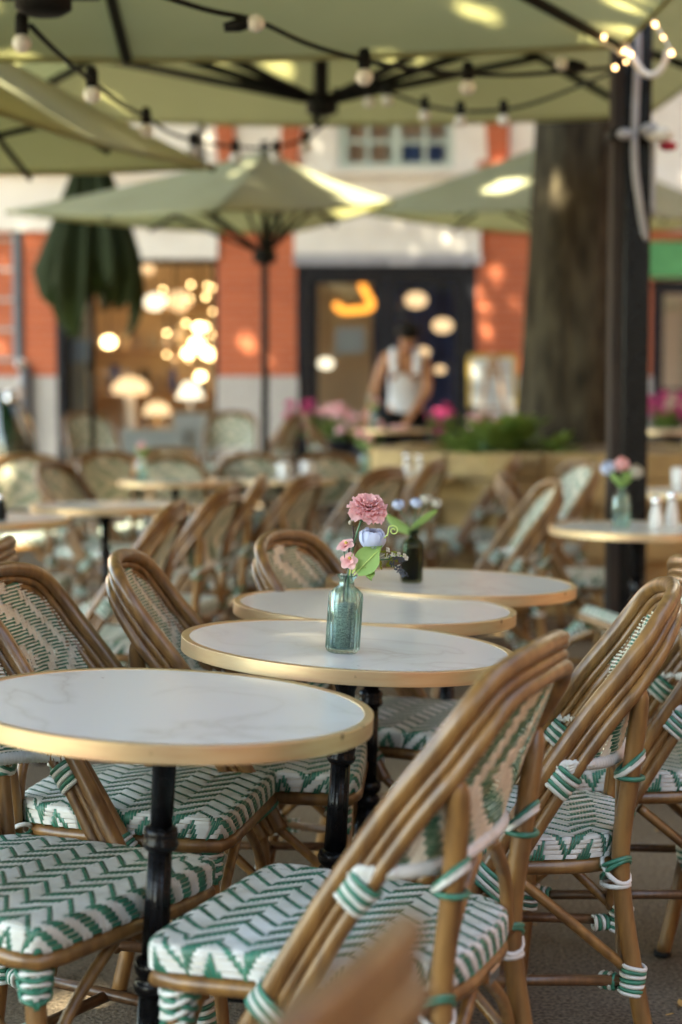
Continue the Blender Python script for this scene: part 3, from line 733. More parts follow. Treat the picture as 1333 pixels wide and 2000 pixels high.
# third vase by the post and small ones
def small_vase(label, loc, cols, gl='teal_glass', s=1.0):
    v = vase('bud_vase', label, loc, (0, 0, 0), .13*s, .027*s, gl, False); r = random.Random(len(label))
    for k, cl in enumerate(cols):
        x = (k-(len(cols)-1)/2)*.045*s; z = .19*s+r.uniform(-.01, .03)
        m = MB(); globe(m, Vector((x, 0, z)), (x*5, -.4, .8), .026*s, cl, 18, k+5); m.tube([(0, 0, .1*s), (x*.4, 0, .15*s), (x, 0, z-.01)], .0015, 'stemgreen', 6); m.build('blossom', v)
    for k in range(5):
        a = k*1.3; m = MB(); sheet(m, Vector((0, 0, .125*s)), (math.cos(a), math.sin(a)*.6, .7), (-math.sin(a), math.cos(a), 0), .07*s, .03*s, .2, 'hosta', 5, 3, .03, tipw=.3); m.build('leaf', v)
    return v
small_vase('clear bottle vase of blue, pink and cream flowers beside the black post', on(TR, -.06, -.02), ('blue', 'pink', 'cream'), 'teal_glass', 1.05)
small_vase('small vase of green leaves and coral bloom on the left-hand joined table', on(TJ1, -.16, -.12), ('pink',), 'teal_glass', 1.0)
small_vase('small vase with white bloom on the table being wiped', on(TW, -.12, -.05), ('cream', 'pink'), 'teal_glass', 1.1)
small_vase('small vase of pale pink blooms on the table with white shakers', on(TM, -.20, -.08), ('pink', 'pink'), 'teal_glass', 1.1)
def shaker(label, loc, body, h=.085, top='chrome'):
    v = empty('shaker', label, 'shaker', loc, 0); m = MB(); m.lathe([(.018, 0), (.021, .004), (.022, h*.3), (.014, h*.66), (.0145, h*.74)], body, 20); m.build('body', v)
    m = MB(); m.lathe([(.0155, h*.73), (.0165, h*.8), (.016, h*.93), (.009, h)], top, 20); m.build('cap', v); return v
shaker('glass shaker with metal cap nearest the vase on the half sunlit table', on(TR, .06, .0), 'white', .11)
shaker('white shaker with metal cap right of the other one on the half sunlit table', on(TR, .125, .06), 'white', .125)
shaker('dark pepper shaker on the table cut by the left edge', on(TL0, .07, -.10), 'black_plastic', .10)
shaker('pale salt shaker left of the dark pepper one', on(TL0, .01, -.04), 'white', .10)
shaker('white shaker on the far table in front of the waiter, left of two', on(TM, .03, -.1), 'white', .13)
shaker('white shaker on the far table in front of the waiter, right of two', on(TM, .10, -.06), 'white', .12)
def tumbler(label, loc, mt='white', h=.09, r=.036):
    v = empty('cup', label, 'cup', loc); m = MB(); m.lathe([(0, 0), (r*.8, 0), (r, h), (r*.93, h), (r*.74, .006), (0, .006)], mt, 24); m.build('body', v)
    m = MB(); m.tube(smooth_pts([(r*.9, 0, h*.8), (r*1.6, 0, h*.7), (r*1.5, 0, h*.35), (r*.85, 0, h*.25)], 4), .004, mt, 8); m.build('handle', v); return v
tumbler('white cup on the right-hand joined table', on(TJ2, .02, -.12)); tumbler('second white cup behind the first on the right-hand joined table', on(TJ2, .14, .02))
tumbler('white cup on the blurred table at the right edge', on(TR2, -.1, -.05), 'white', .11)
# ------------------------------------------------------------------ umbrellas
UG = 'olive green parasols over the terrace'
def umbrella(label, corners, apex, hubz, mast=True, ribr=.013, strut=True, mid=True, closedbox=False, group=UG, strutt=.55):
    cx, cy, az = apex; t = empty('parasol', label, 'parasol', (cx, cy, ground_z(cy)), 0, group); O = Vector((cx, cy, ground_z(cy)))
    n = len(corners); C = [Vector(c)-O for c in corners]; A = Vector(apex)-O
    m = MB(); K = 10
    for i in range(n):
        a, b = C[i], C[(i+1) % n]; vs = []; fs = []
        for r_ in range(K+1):
            tt = r_/K
            for q in range(K+1):
                s = q/K; p = A.lerp(a, tt).lerp(A.lerp(b, tt), s); sag = .035*math.sin(PI*s)*tt*(b-a).length/2.5+.02*math.sin(PI*tt)
                vs.append(p-Vector((0, 0, sag)))
        for r_ in range(K):
            for q in range(K): k = r_*(K+1)+q; fs.append((k, k+K+1, k+K+2, k+1))
        m.add(vs, fs, 'canopy')
    # hem
    for i in range(n):
        a, b = C[i], C[(i+1) % n]; pts = []
        for q in range(K+1):
            s = q/K; pts.append(a.lerp(b, s)-Vector((0, 0, .035*math.sin(PI*s)*(b-a).length/2.5+.004)))
        m.tube(pts, .008, 'canopy', 6, flat=1.6)
    m.build('canopy', t)
    tgt = list(C)
    if mid: tgt += [(C[i]+C[(i+1) % n])/2-Vector((0, 0, .04)) for i in range(n)]
    hb = Vector((0, 0, hubz-O.z))
    for e in tgt:
        m = MB(); a = A-Vector((0, 0, .05)); m.tube([a, a.lerp(e, .5)-Vector((0, 0, .03)), e-Vector((0, 0, .015))], ribr, 'black_plastic', 8); m.build('rib', t)
        if strut:
            m = MB(); m.tube([hb, a.lerp(e, strutt)-Vector((0, 0, .035))], ribr*.95, 'black_plastic', 8); m.build('strut', t)
    m = MB(); m.lathe([(.05, -.06), (.075, -.045), (.075, .02), (.05, .035)], 'black_plastic', 20, Matrix.Translation(hb))
    if closedbox: m.box((-.14, -.12, .0), (.14, .12, .13), 'black_plastic', Matrix.Translation(hb), .01); m.box((-.02, -.121, -.012), (.10, -.02, .0), 'white', Matrix.Translation(hb))
    m.build('hub', t)
    if mast:
        m = MB(); m.tube([(0, 0, 0), A+Vector((0, 0, .06))], .024, 'black_plastic', 12); m.lathe([(.26, 0), (.26, .03), (.08, .06), (.035, .2)], 'black_plastic', 24); m.build('mast', t)
    else:
        m = MB(); m.tube([hb, A+Vector((0, 0, .18))], .03, 'black_plastic', 12); m.build('mast', t)
    return t
zA = 2.465
umbrella('big olive parasol overhead nearest the camera, its hem crossing near the top', [(-2.60, 6.35, zA), (1.03, 6.35, zA), (1.03, 2.75, zA), (-2.60, 2.75, zA)], (-.78, 4.55, 3.0), 2.24, False, .02, True, True, True, strutt=.5)
zB = 2.762
umbrella('big olive parasol behind the overhead one, black struts fanning from a central hub', [(-2.0, 9.75, zB), (1.72, 9.75, zB), (1.72, 6.62, zB), (-2.0, 6.62, zB)], (-.09, 8.15, 3.42), 2.56, False, .022, True, True, strutt=.62)
umbrella('low olive parasol entering from the left, sun dapples along its sloping edge', [tuple(P(418, 324, 7.6)), tuple(P(-60, 196, 5.7)), (-2.5, 5.3, 2.2), (-2.2, 7.7, 2.2)], (-1.62, 6.6, 2.66), 2.1)
oc = [(-.52+1.30*math.cos(PI/8+k*PI/4+.39), 11.0+1.30*math.sin(PI/8+k*PI/4+.39), 2.20) for k in range(8)]
cD = P(508, 425, 11.0); D0 = cD.x
umbrella('open olive parasol in the middle distance on a slim black mast, sunlit right edge', [(D0+1.62*math.cos(k*PI/2), 11.0+1.30*math.sin(k*PI/2), 2.215) for k in range(4)] if False else [(D0-1.68, 11.3, 2.39), (D0+.1, 12.3, 2.34), (D0+.86, 11.2, 2.44), (D0-.2, 9.9, 2.25)], (D0+.03, 11.0, 2.735), 2.08, True, .014, True, True)
umbrella('olive parasol half hidden by the tree trunk, right of the middle one', [(.10, 12.3, 2.50), (1.6, 13.6, 2.46), (3.0, 12.6, 2.46), (1.5, 11.3, 2.42)], (1.62, 12.5, 3.05), 2.3, True, .014)
umbrella('olive parasol overhead at the top right corner', [(1.35, 6.3, 2.62), (3.6, 6.3, 2.62), (3.6, 4.0, 2.62), (1.35, 4.0, 2.62)], (2.4, 5.2, 3.1), 2.5, False, .02)
umbrella('pale olive parasol seen right of the black post', [(2.2, 9.6, 2.33), (4.6, 9.8, 2.33), (4.6, 7.6, 2.4), (2.0, 7.8, 2.35)], (3.3, 8.7, 3.0), 2.2, True, .016)
# closed dark parasol
G = P(178, 480, 12.3); t = empty('closed_parasol', 'closed dark green parasol hanging in folds at left', 'parasol', (G.x, 12.3, ground_z(12.3)))
m = MB(); n = 96; r = random.Random(3); prof = [(2.95, .03), (2.8, .10), (2.5, .19), (2.2, .27), (2.0, .30), (1.85, .27)]
vs = []; fs = []
for i, (z, R) in enumerate(prof):
    for k in range(n):
        a = 2*PI*k/n; f = 1+.22*math.cos(a*12)+.08*math.cos(a*5+z*2)
        zz = z-(.16*math.sin(a*6)+.10*math.sin(a*3+1)) if i >= 4 else z
        vs.append((R*f*1.1*math.cos(a), R*f*.9*math.sin(a), zz-.20))
for i in range(len(prof)-1):
    for k in range(n): fs.append((i*n+k, i*n+(k+1) % n, (i+1)*n+(k+1) % n, (i+1)*n+k))
m.add(vs, fs, 'canopy_dark'); m.build('folded_canopy', t)
m = MB(); m.tube([(0, 0, 0), (0, 0, 2.95)], .022, 'black_plastic', 12); m.lathe([(.26, 0), (.26, .03), (.08, .06), (.03, .2)], 'black_plastic', 24); m.tube([(.0, -.04, 1.15), (0, -.045, 1.35)], .03, 'black_plastic', 10); m.build('mast', t)
# ------------------------------------------------------------------ post with arms, conduit and fairy lights
px_, py_ = 1.095, 6.45
post = empty('post', 'tall black post at right carrying the big parasols, grey conduit down its side', 'post', (px_, py_, 0))
m = MB(); m.box((-.085, -.055, 0), (-.045, .06, 3.7), 'old_wood', bev=.004); m.build('wood_strip', post)
m = MB(); m.box((-.043, -.06, 0), (.055, .06, 3.75), 'black_iron', bev=.006); m.box((-.16, -.16, 0), (.16, .16, .02), 'black_iron', bev=.004); m.build('column', post)
m = MB(); m.box((-.10, -.075, 2.13), (.075, .075, 2.17), 'black_plastic', bev=.004); m.build('collar', post)
for e in ((-.78-px_, 4.55-py_, 3.35), (-.09-px_, 8.15-py_, 3.66), (2.4-px_, 5.2-py_, 3.35)):
    m = MB(); m.tube([(0, 0, 3.7), e, (e[0], e[1], e[2]-.22)], .035, 'black_iron', 10); m.build('arm', post)
m = MB(); q = [P(1246, 60, 6.37), P(1246, 120, 6.37), P(1243, 180, 6.37), P(1240, 260, 6.37), P(1241, 330, 6.37), P(1250, 400, 6.375), P(1262, 470, 6.40)]
q = [a-Vector((px_, py_, 0)) for a in q]; m.tube(smooth_pts(q, 5), .014, 'conduit', 10); m.build('conduit', post)
m = MB(); q = [a-Vector((px_, py_, 0)) for a in (P(1274, 240, 6.38), P(1276, 300, 6.38), P(1276, 420, 6.38))]; m.tube(smooth_pts(q, 5), .010, 'conduit', 10); m.build('conduit', post)
cab = []
for k, pts in enumerate(([(1220, -20), (1214, 30), (1218, 80), (1240, 120), (1262, 145), (1285, 142), (1300, 118), (1303, 100)], [(1235, -10), (1222, 15), (1225, 40), (1238, 38)], [(1150, 30), (1165, 10), (1195, -15)])):
    m = MB(); m.tube(smooth_pts([P(x, y, 6.30-.03*k) for x, y in pts], 5), .0125, 'conduit' if k != 0 else 'white', 10)
    tag(m.build('cable'), ['thick white cable looping round the top of the black post', 'short hooked grey cable end beside the post top', 'grey cable rising out of the photo left of the post top'][k], 'cable')
tie = MB(); tie.ball(P(1220, 262, 6.33), (.03, .02, .022), 'conduit', 10); tie.ball(P(1287, 262, 6.33), (.055, .03, .03), 'white', 12); tie.ball(P(1270, 255, 6.33), (.04, .03, .028), 'conduit', 12)
tag(tie.build('cloth_knot'), 'white knotted cloth tied round the collar of the black post', 'cloth')
m = MB(); m.ball(P(1305, 285, 6.5), (.035, .02, .02), 'redcloth', 10); m.tube([P(1290, 278, 6.5), P(1320, 288, 6.5)], .012, 'redcloth', 8); tag(m.build('ribbon'), 'small red ribbon hanging just right of the black post', 'ribbon')
fl = empty('fairy_lights', 'clear fairy light tube with warm glowing dots draped to the post top', 'fairy lights', tuple(P(1210, 100, 6.25)))
O = fl.location
path1 = [(1100, -20), (1115, 15), (1135, 50), (1162, 75), (1195, 92), (1215, 108)]; path2 = [(1240, 0), (1265, 25), (1285, 55), (1300, 80), (1315, 105)]
for pth in (path1, path2):
    m = MB(); m.tube(smooth_pts([P(x, y, 6.25)-O for x, y in pth], 4), .006 if pth is path1 else .004, 'white', 8); m.build('tube', fl)
for (x, y) in ((1112, 3), (1122, 8), (1142, 45), (1160, 50), (1168, 66), (1180, 72), (1220, 100), (1223, 121), (1232, 106), (1296, 73), (1280, 48), (1312, 104), (1202, 132)):
    m = MB(); m.ball(P(x, y, 6.24)-O, .0058 if y % 2 else .0085, 'fairy', 8); m.build('light', fl)
# ------------------------------------------------------------------ festoon lights
def festoon(label, pts, bulbs):
    t = empty('string_lights', label, 'string lights', tuple(P(*pts[0]))); O = t.location
    m = MB(); m.tube(smooth_pts([P(*p)-O for p in pts], 6), .0075, 'black_plastic', 6); m.build('cord', t)
    for (x, y, D) in bulbs:
        b = P(x, y, D)-O; m = MB(); m.lathe([(.012, .052), (.018, .04), (.019, .0), (.015, -.01)], 'black_plastic', 14, Matrix.Translation(b)); s = m.build('socket', t)
        m = MB(); m.ball((b.x, b.y, b.z-.030), .027, 'bulbglass', 16); m.build('bulb', s)
festoon('string of round bulbs falling from the top-left hub toward the brick wall', [(60, 50, 4.6), (110, 100, 4.8), (178, 158, 5.2), (240, 205, 5.8), (285, 228, 6.4), (330, 258, 6.9), (378, 273, 7.4), (460, 287, 7.9), (540, 287, 8.3), (600, 268, 8.4), (640, 235, 8.4)],
        [(43, 62, 4.7), (180, 165, 5.2), (286, 238, 6.4), (378, 282, 7.4), (460, 295, 7.9), (540, 295, 8.3), (598, 275, 8.4)])
festoon('string of round bulbs crossing under the overhead parasol to the black post', [(250, -30, 4.3), (400, 18, 4.5), (500, 40, 4.7), (600, 85, 4.9), (712, 118, 5.1), (810, 135, 5.4), (916, 145, 5.7), (1010, 146, 5.9), (1100, 140, 6.1), (1200, 132, 6.3)],
        [(712, 130, 5.1), (914, 152, 5.7)])
tt = empty('string_lights', 'pair of bulbs held sideways on black sockets high up', 'string lights', tuple(P(500, 45, 4.6))) if False else None
festoon('faint string of small bulbs sagging between the central hub and the post', [(650, 175, 7.8), (722, 178, 7.8), (757, 180, 7.7), (830, 205, 7.6), (900, 217, 7.4), (985, 214, 7.2), (1060, 196, 7.0), (1200, 140, 6.5)],
        [(722, 186, 7.8), (757, 182, 7.7), (830, 212, 7.6), (900, 222, 7.4), (984, 220, 7.2)])
for i, (x, y, D, dx) in enumerate(((500, 45, 4.62, -1), (1097, 124, 6.05, 1))):
    p = P(x, y, D); t = empty('side_bulb', ['round bulb sticking sideways from its socket near the top centre', 'round bulb sticking sideways from its socket left of the post'][i], 'bulb', tuple(p)); m = MB(); m.ball((0, 0, 0), .025, 'bulbglass', 16); m.build('globe', t)
    m = MB(); m.tube([(.02*dx, 0, 0), (.045*dx, 0, -.005), (.085*dx, 0, -.012)], [.015, .019, .012], 'black_plastic', 12); m.build('socket', t)
# ------------------------------------------------------------------ building
YF = 16.0
def X(px): return (px-666.5)*YF/3330
def Z(py): return CAMZ+(770-py)*YF/3330
gz = .19
b = empty('shop_building', 'red brick shop building with pale stone trim and black double door behind the terrace', 'building', (0, YF, gz)); OB = Vector((0, YF, gz))
def bpart(nm, boxes, parent=b):
    m = MB()
    for (x0, x1, y0, y1, z0, z1, mt) in boxes: m.box((x0, y0, z0-gz), (x1, y1, z1-gz), mt)
    return m.build(nm, parent)
zt = Z(735)
# brick piers
bpart('brick_pier', [(-9, X(60), .12, .5, zt, 2.70, 'brick')]); bpart('brick_pier', [(X(52), X(112), 0, .5, zt, 2.70, 'brick')])
bpart('brick_pier', [(X(427), X(580), 0, .5, zt, 2.70, 'brick')]); bpart('brick_pier', [(X(930), X(1270), 0, .5, zt, 2.70, 'brick')]); bpart('brick_pier', [(5.2, 9, 0, .5, zt, 2.70, 'brick')])
m = MB()
for k in range(5): m.box((-6, .1, 1.5+k*.28-gz), (X(52), .118, 1.53+k*.28-gz), 'granite')
m.build('stone_course', b)
for x0, x1, y0 in ((-9, X(52), .10), (X(50), X(114), -.02), (X(424), X(583), -.02), (X(928), X(1272), -.02), (5.18, 9, -.02)): bpart('granite_base', [(x0, x1, y0, .5, gz-.1, zt, 'granite')])
# lintels and stone band above
bpart('lintel', [(X(232), X(428), -.03, .5, Z(508), Z(455), 'stone')]); bpart('lintel', [(X(576), X(936), -.04, .5, Z(520), Z(455), 'stone')])
bpart('lintel_drip', [(X(574), X(938), -.06, -.041, Z(521), Z(500), 'conduit')])
bpart('wall_head', [(X(112), X(232), 0, .5, Z(508), 2.70, 'brick'), (X(1270), 5.2, 0, .5, 2.62, 2.70, 'brick')])
bpart('stone_band', [(-9, 9, -.05, .5, 2.70, Z(350), 'stone')]); bpart('cornice', [(X(600), X(950), -.16, -.05, Z(352), Z(338), 'stone'), (-9, X(420), -.12, -.05, Z(352), Z(340), 'stone')])
bpart('upper_wall', [(-9, X(660), 0, .5, Z(350), 7, 'stone'), (X(884), 9, 0, .5, Z(350), 7, 'stone'), (X(660), X(884), 0, .5, Z(120), 7, 'stone'), (X(660), X(884), .12, .5, Z(350), Z(120), 'stone')])
def wedge(a): 
    m = MB(); m.prism([(X(x), Z(y)-gz) for x, y in a], -.035, .0, 'brick'); m.build('brick_wedge', b)
wedge([(416, 120), (452, 120), (466, 345), (430, 345)]); wedge([(548, 345), (583, 345), (602, 120), (556, 120)]); wedge([(936, 120), (990, 120), (990, 345), (952, 345)])
wedge([(1050, 120), (1150, 120), (1150, 345), (1058, 345)]); wedge([(150, 120), (215, 120), (222, 345), (160, 345)])
m = MB(); m.prism([(X(925), Z(348)-gz), (X(1040), Z(348)-gz), (X(1035), Z(325)-gz), (X(930), Z(325)-gz)], -.15, -.036, 'brick'); m.build('brick_ledge', b)
# windows
def window(nm, x0, x1, z0, z1, fm, pm, nx, nz, yb=.03, fw=.06, bar=.03, parent=b):
    m = MB(); d = .06
    m.box((x0, yb, z0-gz), (x0+fw, yb+d, z1-gz), fm); m.box((x1-fw, yb, z0-gz), (x1, yb+d, z1-gz), fm); m.box((x0+fw, yb, z1-fw-gz), (x1-fw, yb+d, z1-gz), fm); m.box((x0+fw, yb, z0-gz), (x1-fw, yb+d, z0+fw-gz), fm)
    for k in range(1, nx): c = lerp(x0, x1, k/nx); wd = bar*(2.2 if nx % 2 == 0 and k == nx//2 else 1); m.box((c-wd/2, yb+.003, z0+fw-gz), (c+wd/2, yb+d-.003, z1-fw-gz), fm)
    for k in range(1, nz): c = lerp(z0, z1, k/nz); m.box((x0+fw, yb+.006, c-bar/2-gz), (x1-fw, yb+d-.006, c+bar/2-gz), fm)
    f = m.build(nm, parent); m = MB(); m.box((x0+fw*.5, yb+.028, z0+fw*.5-gz), (x1-fw*.5, yb+.032, z1-fw*.5-gz), pm); m.build('pane', f); return f
window('window', X(664), X(884), Z(338), Z(120), 'teal_frame', 'pane', 4, 4, .0, .07, .04)
for k, (x0, x1, y0, y1, mt) in enumerate(((680, 755, 150, 325, 'peach'), (780, 865, 150, 270, 'peach'), (780, 865, 275, 325, 'navy'))): bpart('curtain', [(X(x0), X(x1), .09, .1, Z(y1), Z(y0), mt)])
window('window', X(235), X(405), Z(338), Z(120), 'white', 'pane', 2, 3, -.0, .07, .04)
bpart('curtain', [(X(240), X(400), .085, .11, Z(330), Z(130), 'paper')])
bpart('window', [(X(112), X(126), -.01, .3, gz, Z(508), 'dark_frame')])
sw = window('shop_window', X(126), X(427), gz+.02, Z(508), 'dark_frame', 'pane', 1, 1, .1, .045)
window('shop_window', X(1272), 5.2, gz+.02, 2.25, 'dark_frame', 'pane', 2, 2, .1, .12)
bpart('green_sign_board', [(X(1215), 5.2, -.06, .0, 2.27, 2.60, 'sign_green')])
# double door
bpart('door_frame', [(X(580), X(602), .02, .2, gz, Z(520), 'dark_frame'), (X(908), X(930), .02, .2, gz, Z(520), 'dark_frame'), (X(602), X(908), .02, .2, Z(542), Z(520), 'dark_frame')])
def leaf(x0, x1, pane):
    m = MB(); fw = .09
    m.box((x0, .06, gz-gz+.01), (x0+fw, .12, Z(543)-gz), 'dark_frame'); m.box((x1-fw, .06, .01), (x1, .12, Z(543)-gz), 'dark_frame'); m.box((x0+fw, .06, .01), (x1-fw, .12, .55), 'dark_frame'); m.box((x0+fw, .06, Z(555)-gz), (x1-fw, .12, Z(543)-gz), 'dark_frame')
    d = m.build('door', b); m = MB(); m.box((x0+fw-.01, .088, .54), (x1-fw+.01, .092, Z(554)-gz), pane); m.build('glass', d)
    return d
dl = leaf(X(603), X(754), 'pane'); dr = leaf(X(756), X(907), 'pane')
m = MB(); m.tube([(X(745), .03, .95), (X(745), .03, 1.25)], .012, 'chrome', 10); m.tube([(X(745), .03, .97), (X(745), .06, .97)], .008, 'chrome', 8); m.tube([(X(745), .03, 1.23), (X(745), .06, 1.23)], .008, 'chrome', 8); m.build('handle', dl)
# drainpipe
m = MB(); xx = X(40); m.tube(smooth_pts([(xx, .03, 6.5), (xx, .03, 2.4), (xx, .03, Z(690)-gz), (xx+.05, -.02, Z(720)-gz), (xx+.06, -.05, Z(760)-gz), (xx+.06, -.05, 0)], 4), .058, 'zinc', 16); m.build('drainpipe', b)
# rooms behind the glass
bpart('shop_interior', [(-3.2, X(580), 2.0, 2.05, gz, 2.9, 'tan'), (-3.25, -3.2, .5, 3.05, gz, 2.9, 'tan'), (X(580)-.02, X(580)+.03, .5, 3.0, gz, 2.9, 'tan'), (-3.2, X(580)-.02, .5, 3, 2.9, 2.95, 'white'), (-3.2, X(580)-.02, .2, 3, gz-.02, gz+.01, 'wood')])
bpart('cafe_interior', [(X(580)+.03, 2.6, 2.6, 2.65, gz, 2.9, 'navy'), (X(580)+.03, X(735), 2.2, 2.25, gz, 2.9, 'tan'), (X(580)+.03, 5.2, .5, 2.6, 2.9, 2.95, 'white'), (X(580)+.03, 5.2, .2, 2.6, gz-.02, gz+.01, 'wood'), (2.6, 5.3, 2.2, 2.25, gz, 2.9, 'tan')])
# shop things
def pendant(label, px, py, r, mt, D=17.3, drop=True, fl=.8):
    p = P(px, py, D); t = empty('pendant_lamp', label, 'lamp', tuple(p)); m = MB(); r *= .8; m.ball((0, 0, 0), (r, r, r*fl), mt, 18); m.build('globe', t)
    m = MB(); m.tube([(0, 0, r*fl), (0, 0, 2.89-p.z)], .006, 'black_plastic', 6); m.build('cord', t); return t
LG = None
for i, (x, y, r, mt) in enumerate(((390, 640, .07, 'lamp'), (385, 672, .09, 'lamp'), (405, 690, .075, 'lamp'), (368, 690, .07, 'lamp'), (392, 735, .06, 'lamp'), (345, 655, .035, 'lamp_soft'), (325, 668, .035, 'lamp_soft'), (342, 700, .035, 'lamp_soft'), (213, 668, .085, 'lamp'))):
    pendant(['topmost large globe of the glowing lamp cluster in the shop window', 'large globe in the middle left of the glowing cluster', 'large globe at the right of the glowing cluster', 'globe low at the left of the glowing cluster', 'lowest globe of the glowing cluster', 'small amber bulb upper left of the glowing cluster', 'small amber bulb furthest left of the glowing cluster', 'small amber bulb under the other two amber ones', 'single glowing globe beside the mast of the closed parasol'][i], x, y, r, mt, 16.9+.12*(i % 4))
pendant('large bright white lampshade near the top of the shop window', 302, 590, .13, 'lamp_white', 17.2); pendant('large peach lampshade right of the white one in the shop window', 350, 588, .17, 'lamp_soft', 17.6)
pendant('small pale round lamp at the top of the shop window', 290, 524, .09, 'lamp_soft', 17.8)
for i, (x, y, r) in enumerate(((813, 586, .14), (865, 636, .13), (826, 688, .09), (860, 722, .07), (637, 710, .10))):
    pendant(['oval pendant lamp high behind the right door glass', 'oval pendant lamp below right of the highest one, behind the right door glass', 'pendant lamp glowing beside the waiter head', 'small low lamp behind the right door glass', 'white globe low behind the left door glass'][i], x, y, r, 'lamp_soft' if i != 4 else 'lamp_white', 17.4, fl=.72)
sl = empty('string_lights', 'curtain of tiny warm bulbs added to brighten the right side of the shop window', 'string lights', tuple(P(405, 520, 17.1))); rr2 = random.Random(6)
for k in range(4):  # bulbs added for more brightness and warm blurred discs in the window
    x = (-.42, -.18, .0, .06)[k]; m = MB(); m.tube([(x, 0, .3), (x+.02, 0, -1.15)], .003, 'black_plastic', 5); m.build('cord', sl)
    for q in range(5): m = MB(); m.ball((x+rr2.uniform(-.04, .03), 0, .10-q*.24+rr2.uniform(-.09, .09)), rr2.uniform(.008, .020), 'lamp', 8); m.build('bulb', sl)
nl = empty('neon_lamp', 'amber neon lamp bent like a hook behind the left door glass', 'lamp', tuple(P(690, 600, 16.9))); m = MB()
pts = smooth_pts([P(x, y, 16.9)-nl.location for x, y in ((655, 592), (668, 606), (695, 606), (720, 602), (726, 592), (715, 572), (706, 553))], 5); m.tube(pts, .035, 'neon', 10); m.build('tube', nl)
m = MB(); m.tube([P(706, 553, 16.9)-nl.location, Vector((.06, 0, 2.89-nl.location.z))], .005, 'black_plastic', 6); m.build('cord', nl)
def at_floor(px, D): p = P(px, 770, D); return (p.x, D, gz+.01)
ml = empty('mushroom_lamp', 'large glowing mushroom lamp standing in the shop window', 'lamp', at_floor(255, 16.75)); m = MB(); m.lathe([(.02, 1.16), (.12, 1.13), (.175, 1.07), (.18, 1.02), (.15, .99), (.0, .98)], 'lamp_soft', 28); m.build('shade', ml)
m = MB(); m.lathe([(.10, .0), (.10, .6), (.05, .63), (.045, .99)], 'white', 24); m.build('stem', ml)
def plinth(label, px, D, w_, h, mt, cap='white'):
    t = empty('display_plinth', label, 'plinth', at_floor(px, D)); m = MB(); m.box((-w_/2, -w_/2, 0), (w_/2, w_/2, h), mt, bev=.01); m.build('body', t); m = MB(); m.box((-w_/2-.02, -w_/2-.02, h+.002), (w_/2+.02, w_/2+.02, h+.04), cap, bev=.006); m.build('top', t); return t
plinth('white plinth at the right of the shop window', 385, 16.7, .42, .80, 'white', 'wood'); plinth('low white plinth in the middle of the shop window', 305, 16.6, .60, .62, 'white')
plinth('slim peach column at the left of the shop window', 152, 16.5, .26, 2.0, 'tan', 'wood')
t = empty('white_lamp_shade', 'white cone lamp standing on the right plinth', 'lamp', (at_floor(372, 16.7)[0], 16.7, gz+.855)); m = MB(); m.lathe([(.14, .10), (.06, .26)], 'lamp_white', 24); m.build('shade', t); m = MB(); m.lathe([(.05, 0), (.05, .015), (.012, .02), (.012, .12)], 'chrome', 16); m.build('foot', t)
t = empty('dome_lamp', 'small warm dome lamp on the low white plinth', 'lamp', (at_floor(307, 16.6)[0], 16.6, gz+.675)); m = MB(); m.lathe([(.13, .12), (.13, .16), (.09, .23), (.02, .25)], 'lamp_soft', 24); m.build('shade', t); m = MB(); m.lathe([(.06, 0), (.06, .015), (.02, .03), (.02, .13)], 'brass', 16); m.build('foot', t)
sh = empty('shelf_unit', 'open wooden shelf unit along the back of the shop', 'shelf', at_floor(330, 17.75)); m = MB()
for z in (0, .5, .95, 1.4, 1.85): m.box((-.8, -.2, z), (.8, .15, z+.035), 'wood')
m.build('shelves', sh); m = MB(); m.box((-.84, -.2, 0), (-.802, .15, 1.9), 'wood'); m.box((.802, -.2, 0), (.84, .15, 1.9), 'wood'); m.build('uprights', sh)
r = random.Random(11)
for k in range(14):
    z = (.535, .985, 1.435)[k % 3]; x = -.65+.1*k; h = r.uniform(.14, .32); mt = ('white', 'navy', 'tan', 'pink', 'dark_frame', 'cream')[k % 6]
    t = tag(MB().build('x') if False else empty('vessel', ['tall', 'squat', 'slim', 'round'][k % 4]+' '+('white', 'navy', 'tan', 'pink', 'dark', 'cream')[k % 6]+' vessel on the '+('lower', 'middle', 'upper')[k % 3]+' shelf in the shop window', 'vessel', (sh.location.x+x, 17.70, sh.location.z+z)), None, None, 'vessels on the shop shelves')
    m = MB(); rr = r.uniform(.05, .09); m.lathe([(rr*.7, 0), (rr, h*.4), (rr*.6, h*.8), (rr*.7, h)], mt, 16); m.build('body', t)
def flat(nm, label, cat, px0, px1, py0, py1, D, mt, th=.006):
    a = P(px0, py1, D); c_ = P(px1, py0, D); m = MB(); m.box((a.x, D, a.z), (c_.x, D+th, c_.z), mt); return tag(m.build(nm), label, cat)
flat('notice', 'white paper notice stuck behind the left door glass', 'notice', 655, 714, 640, 690, 16.12, 'lamp_white' if False else 'white'); flat('notice', 'pale blue sign on the peach column', 'sign', 131, 176, 664, 708, 16.33, 'paper')
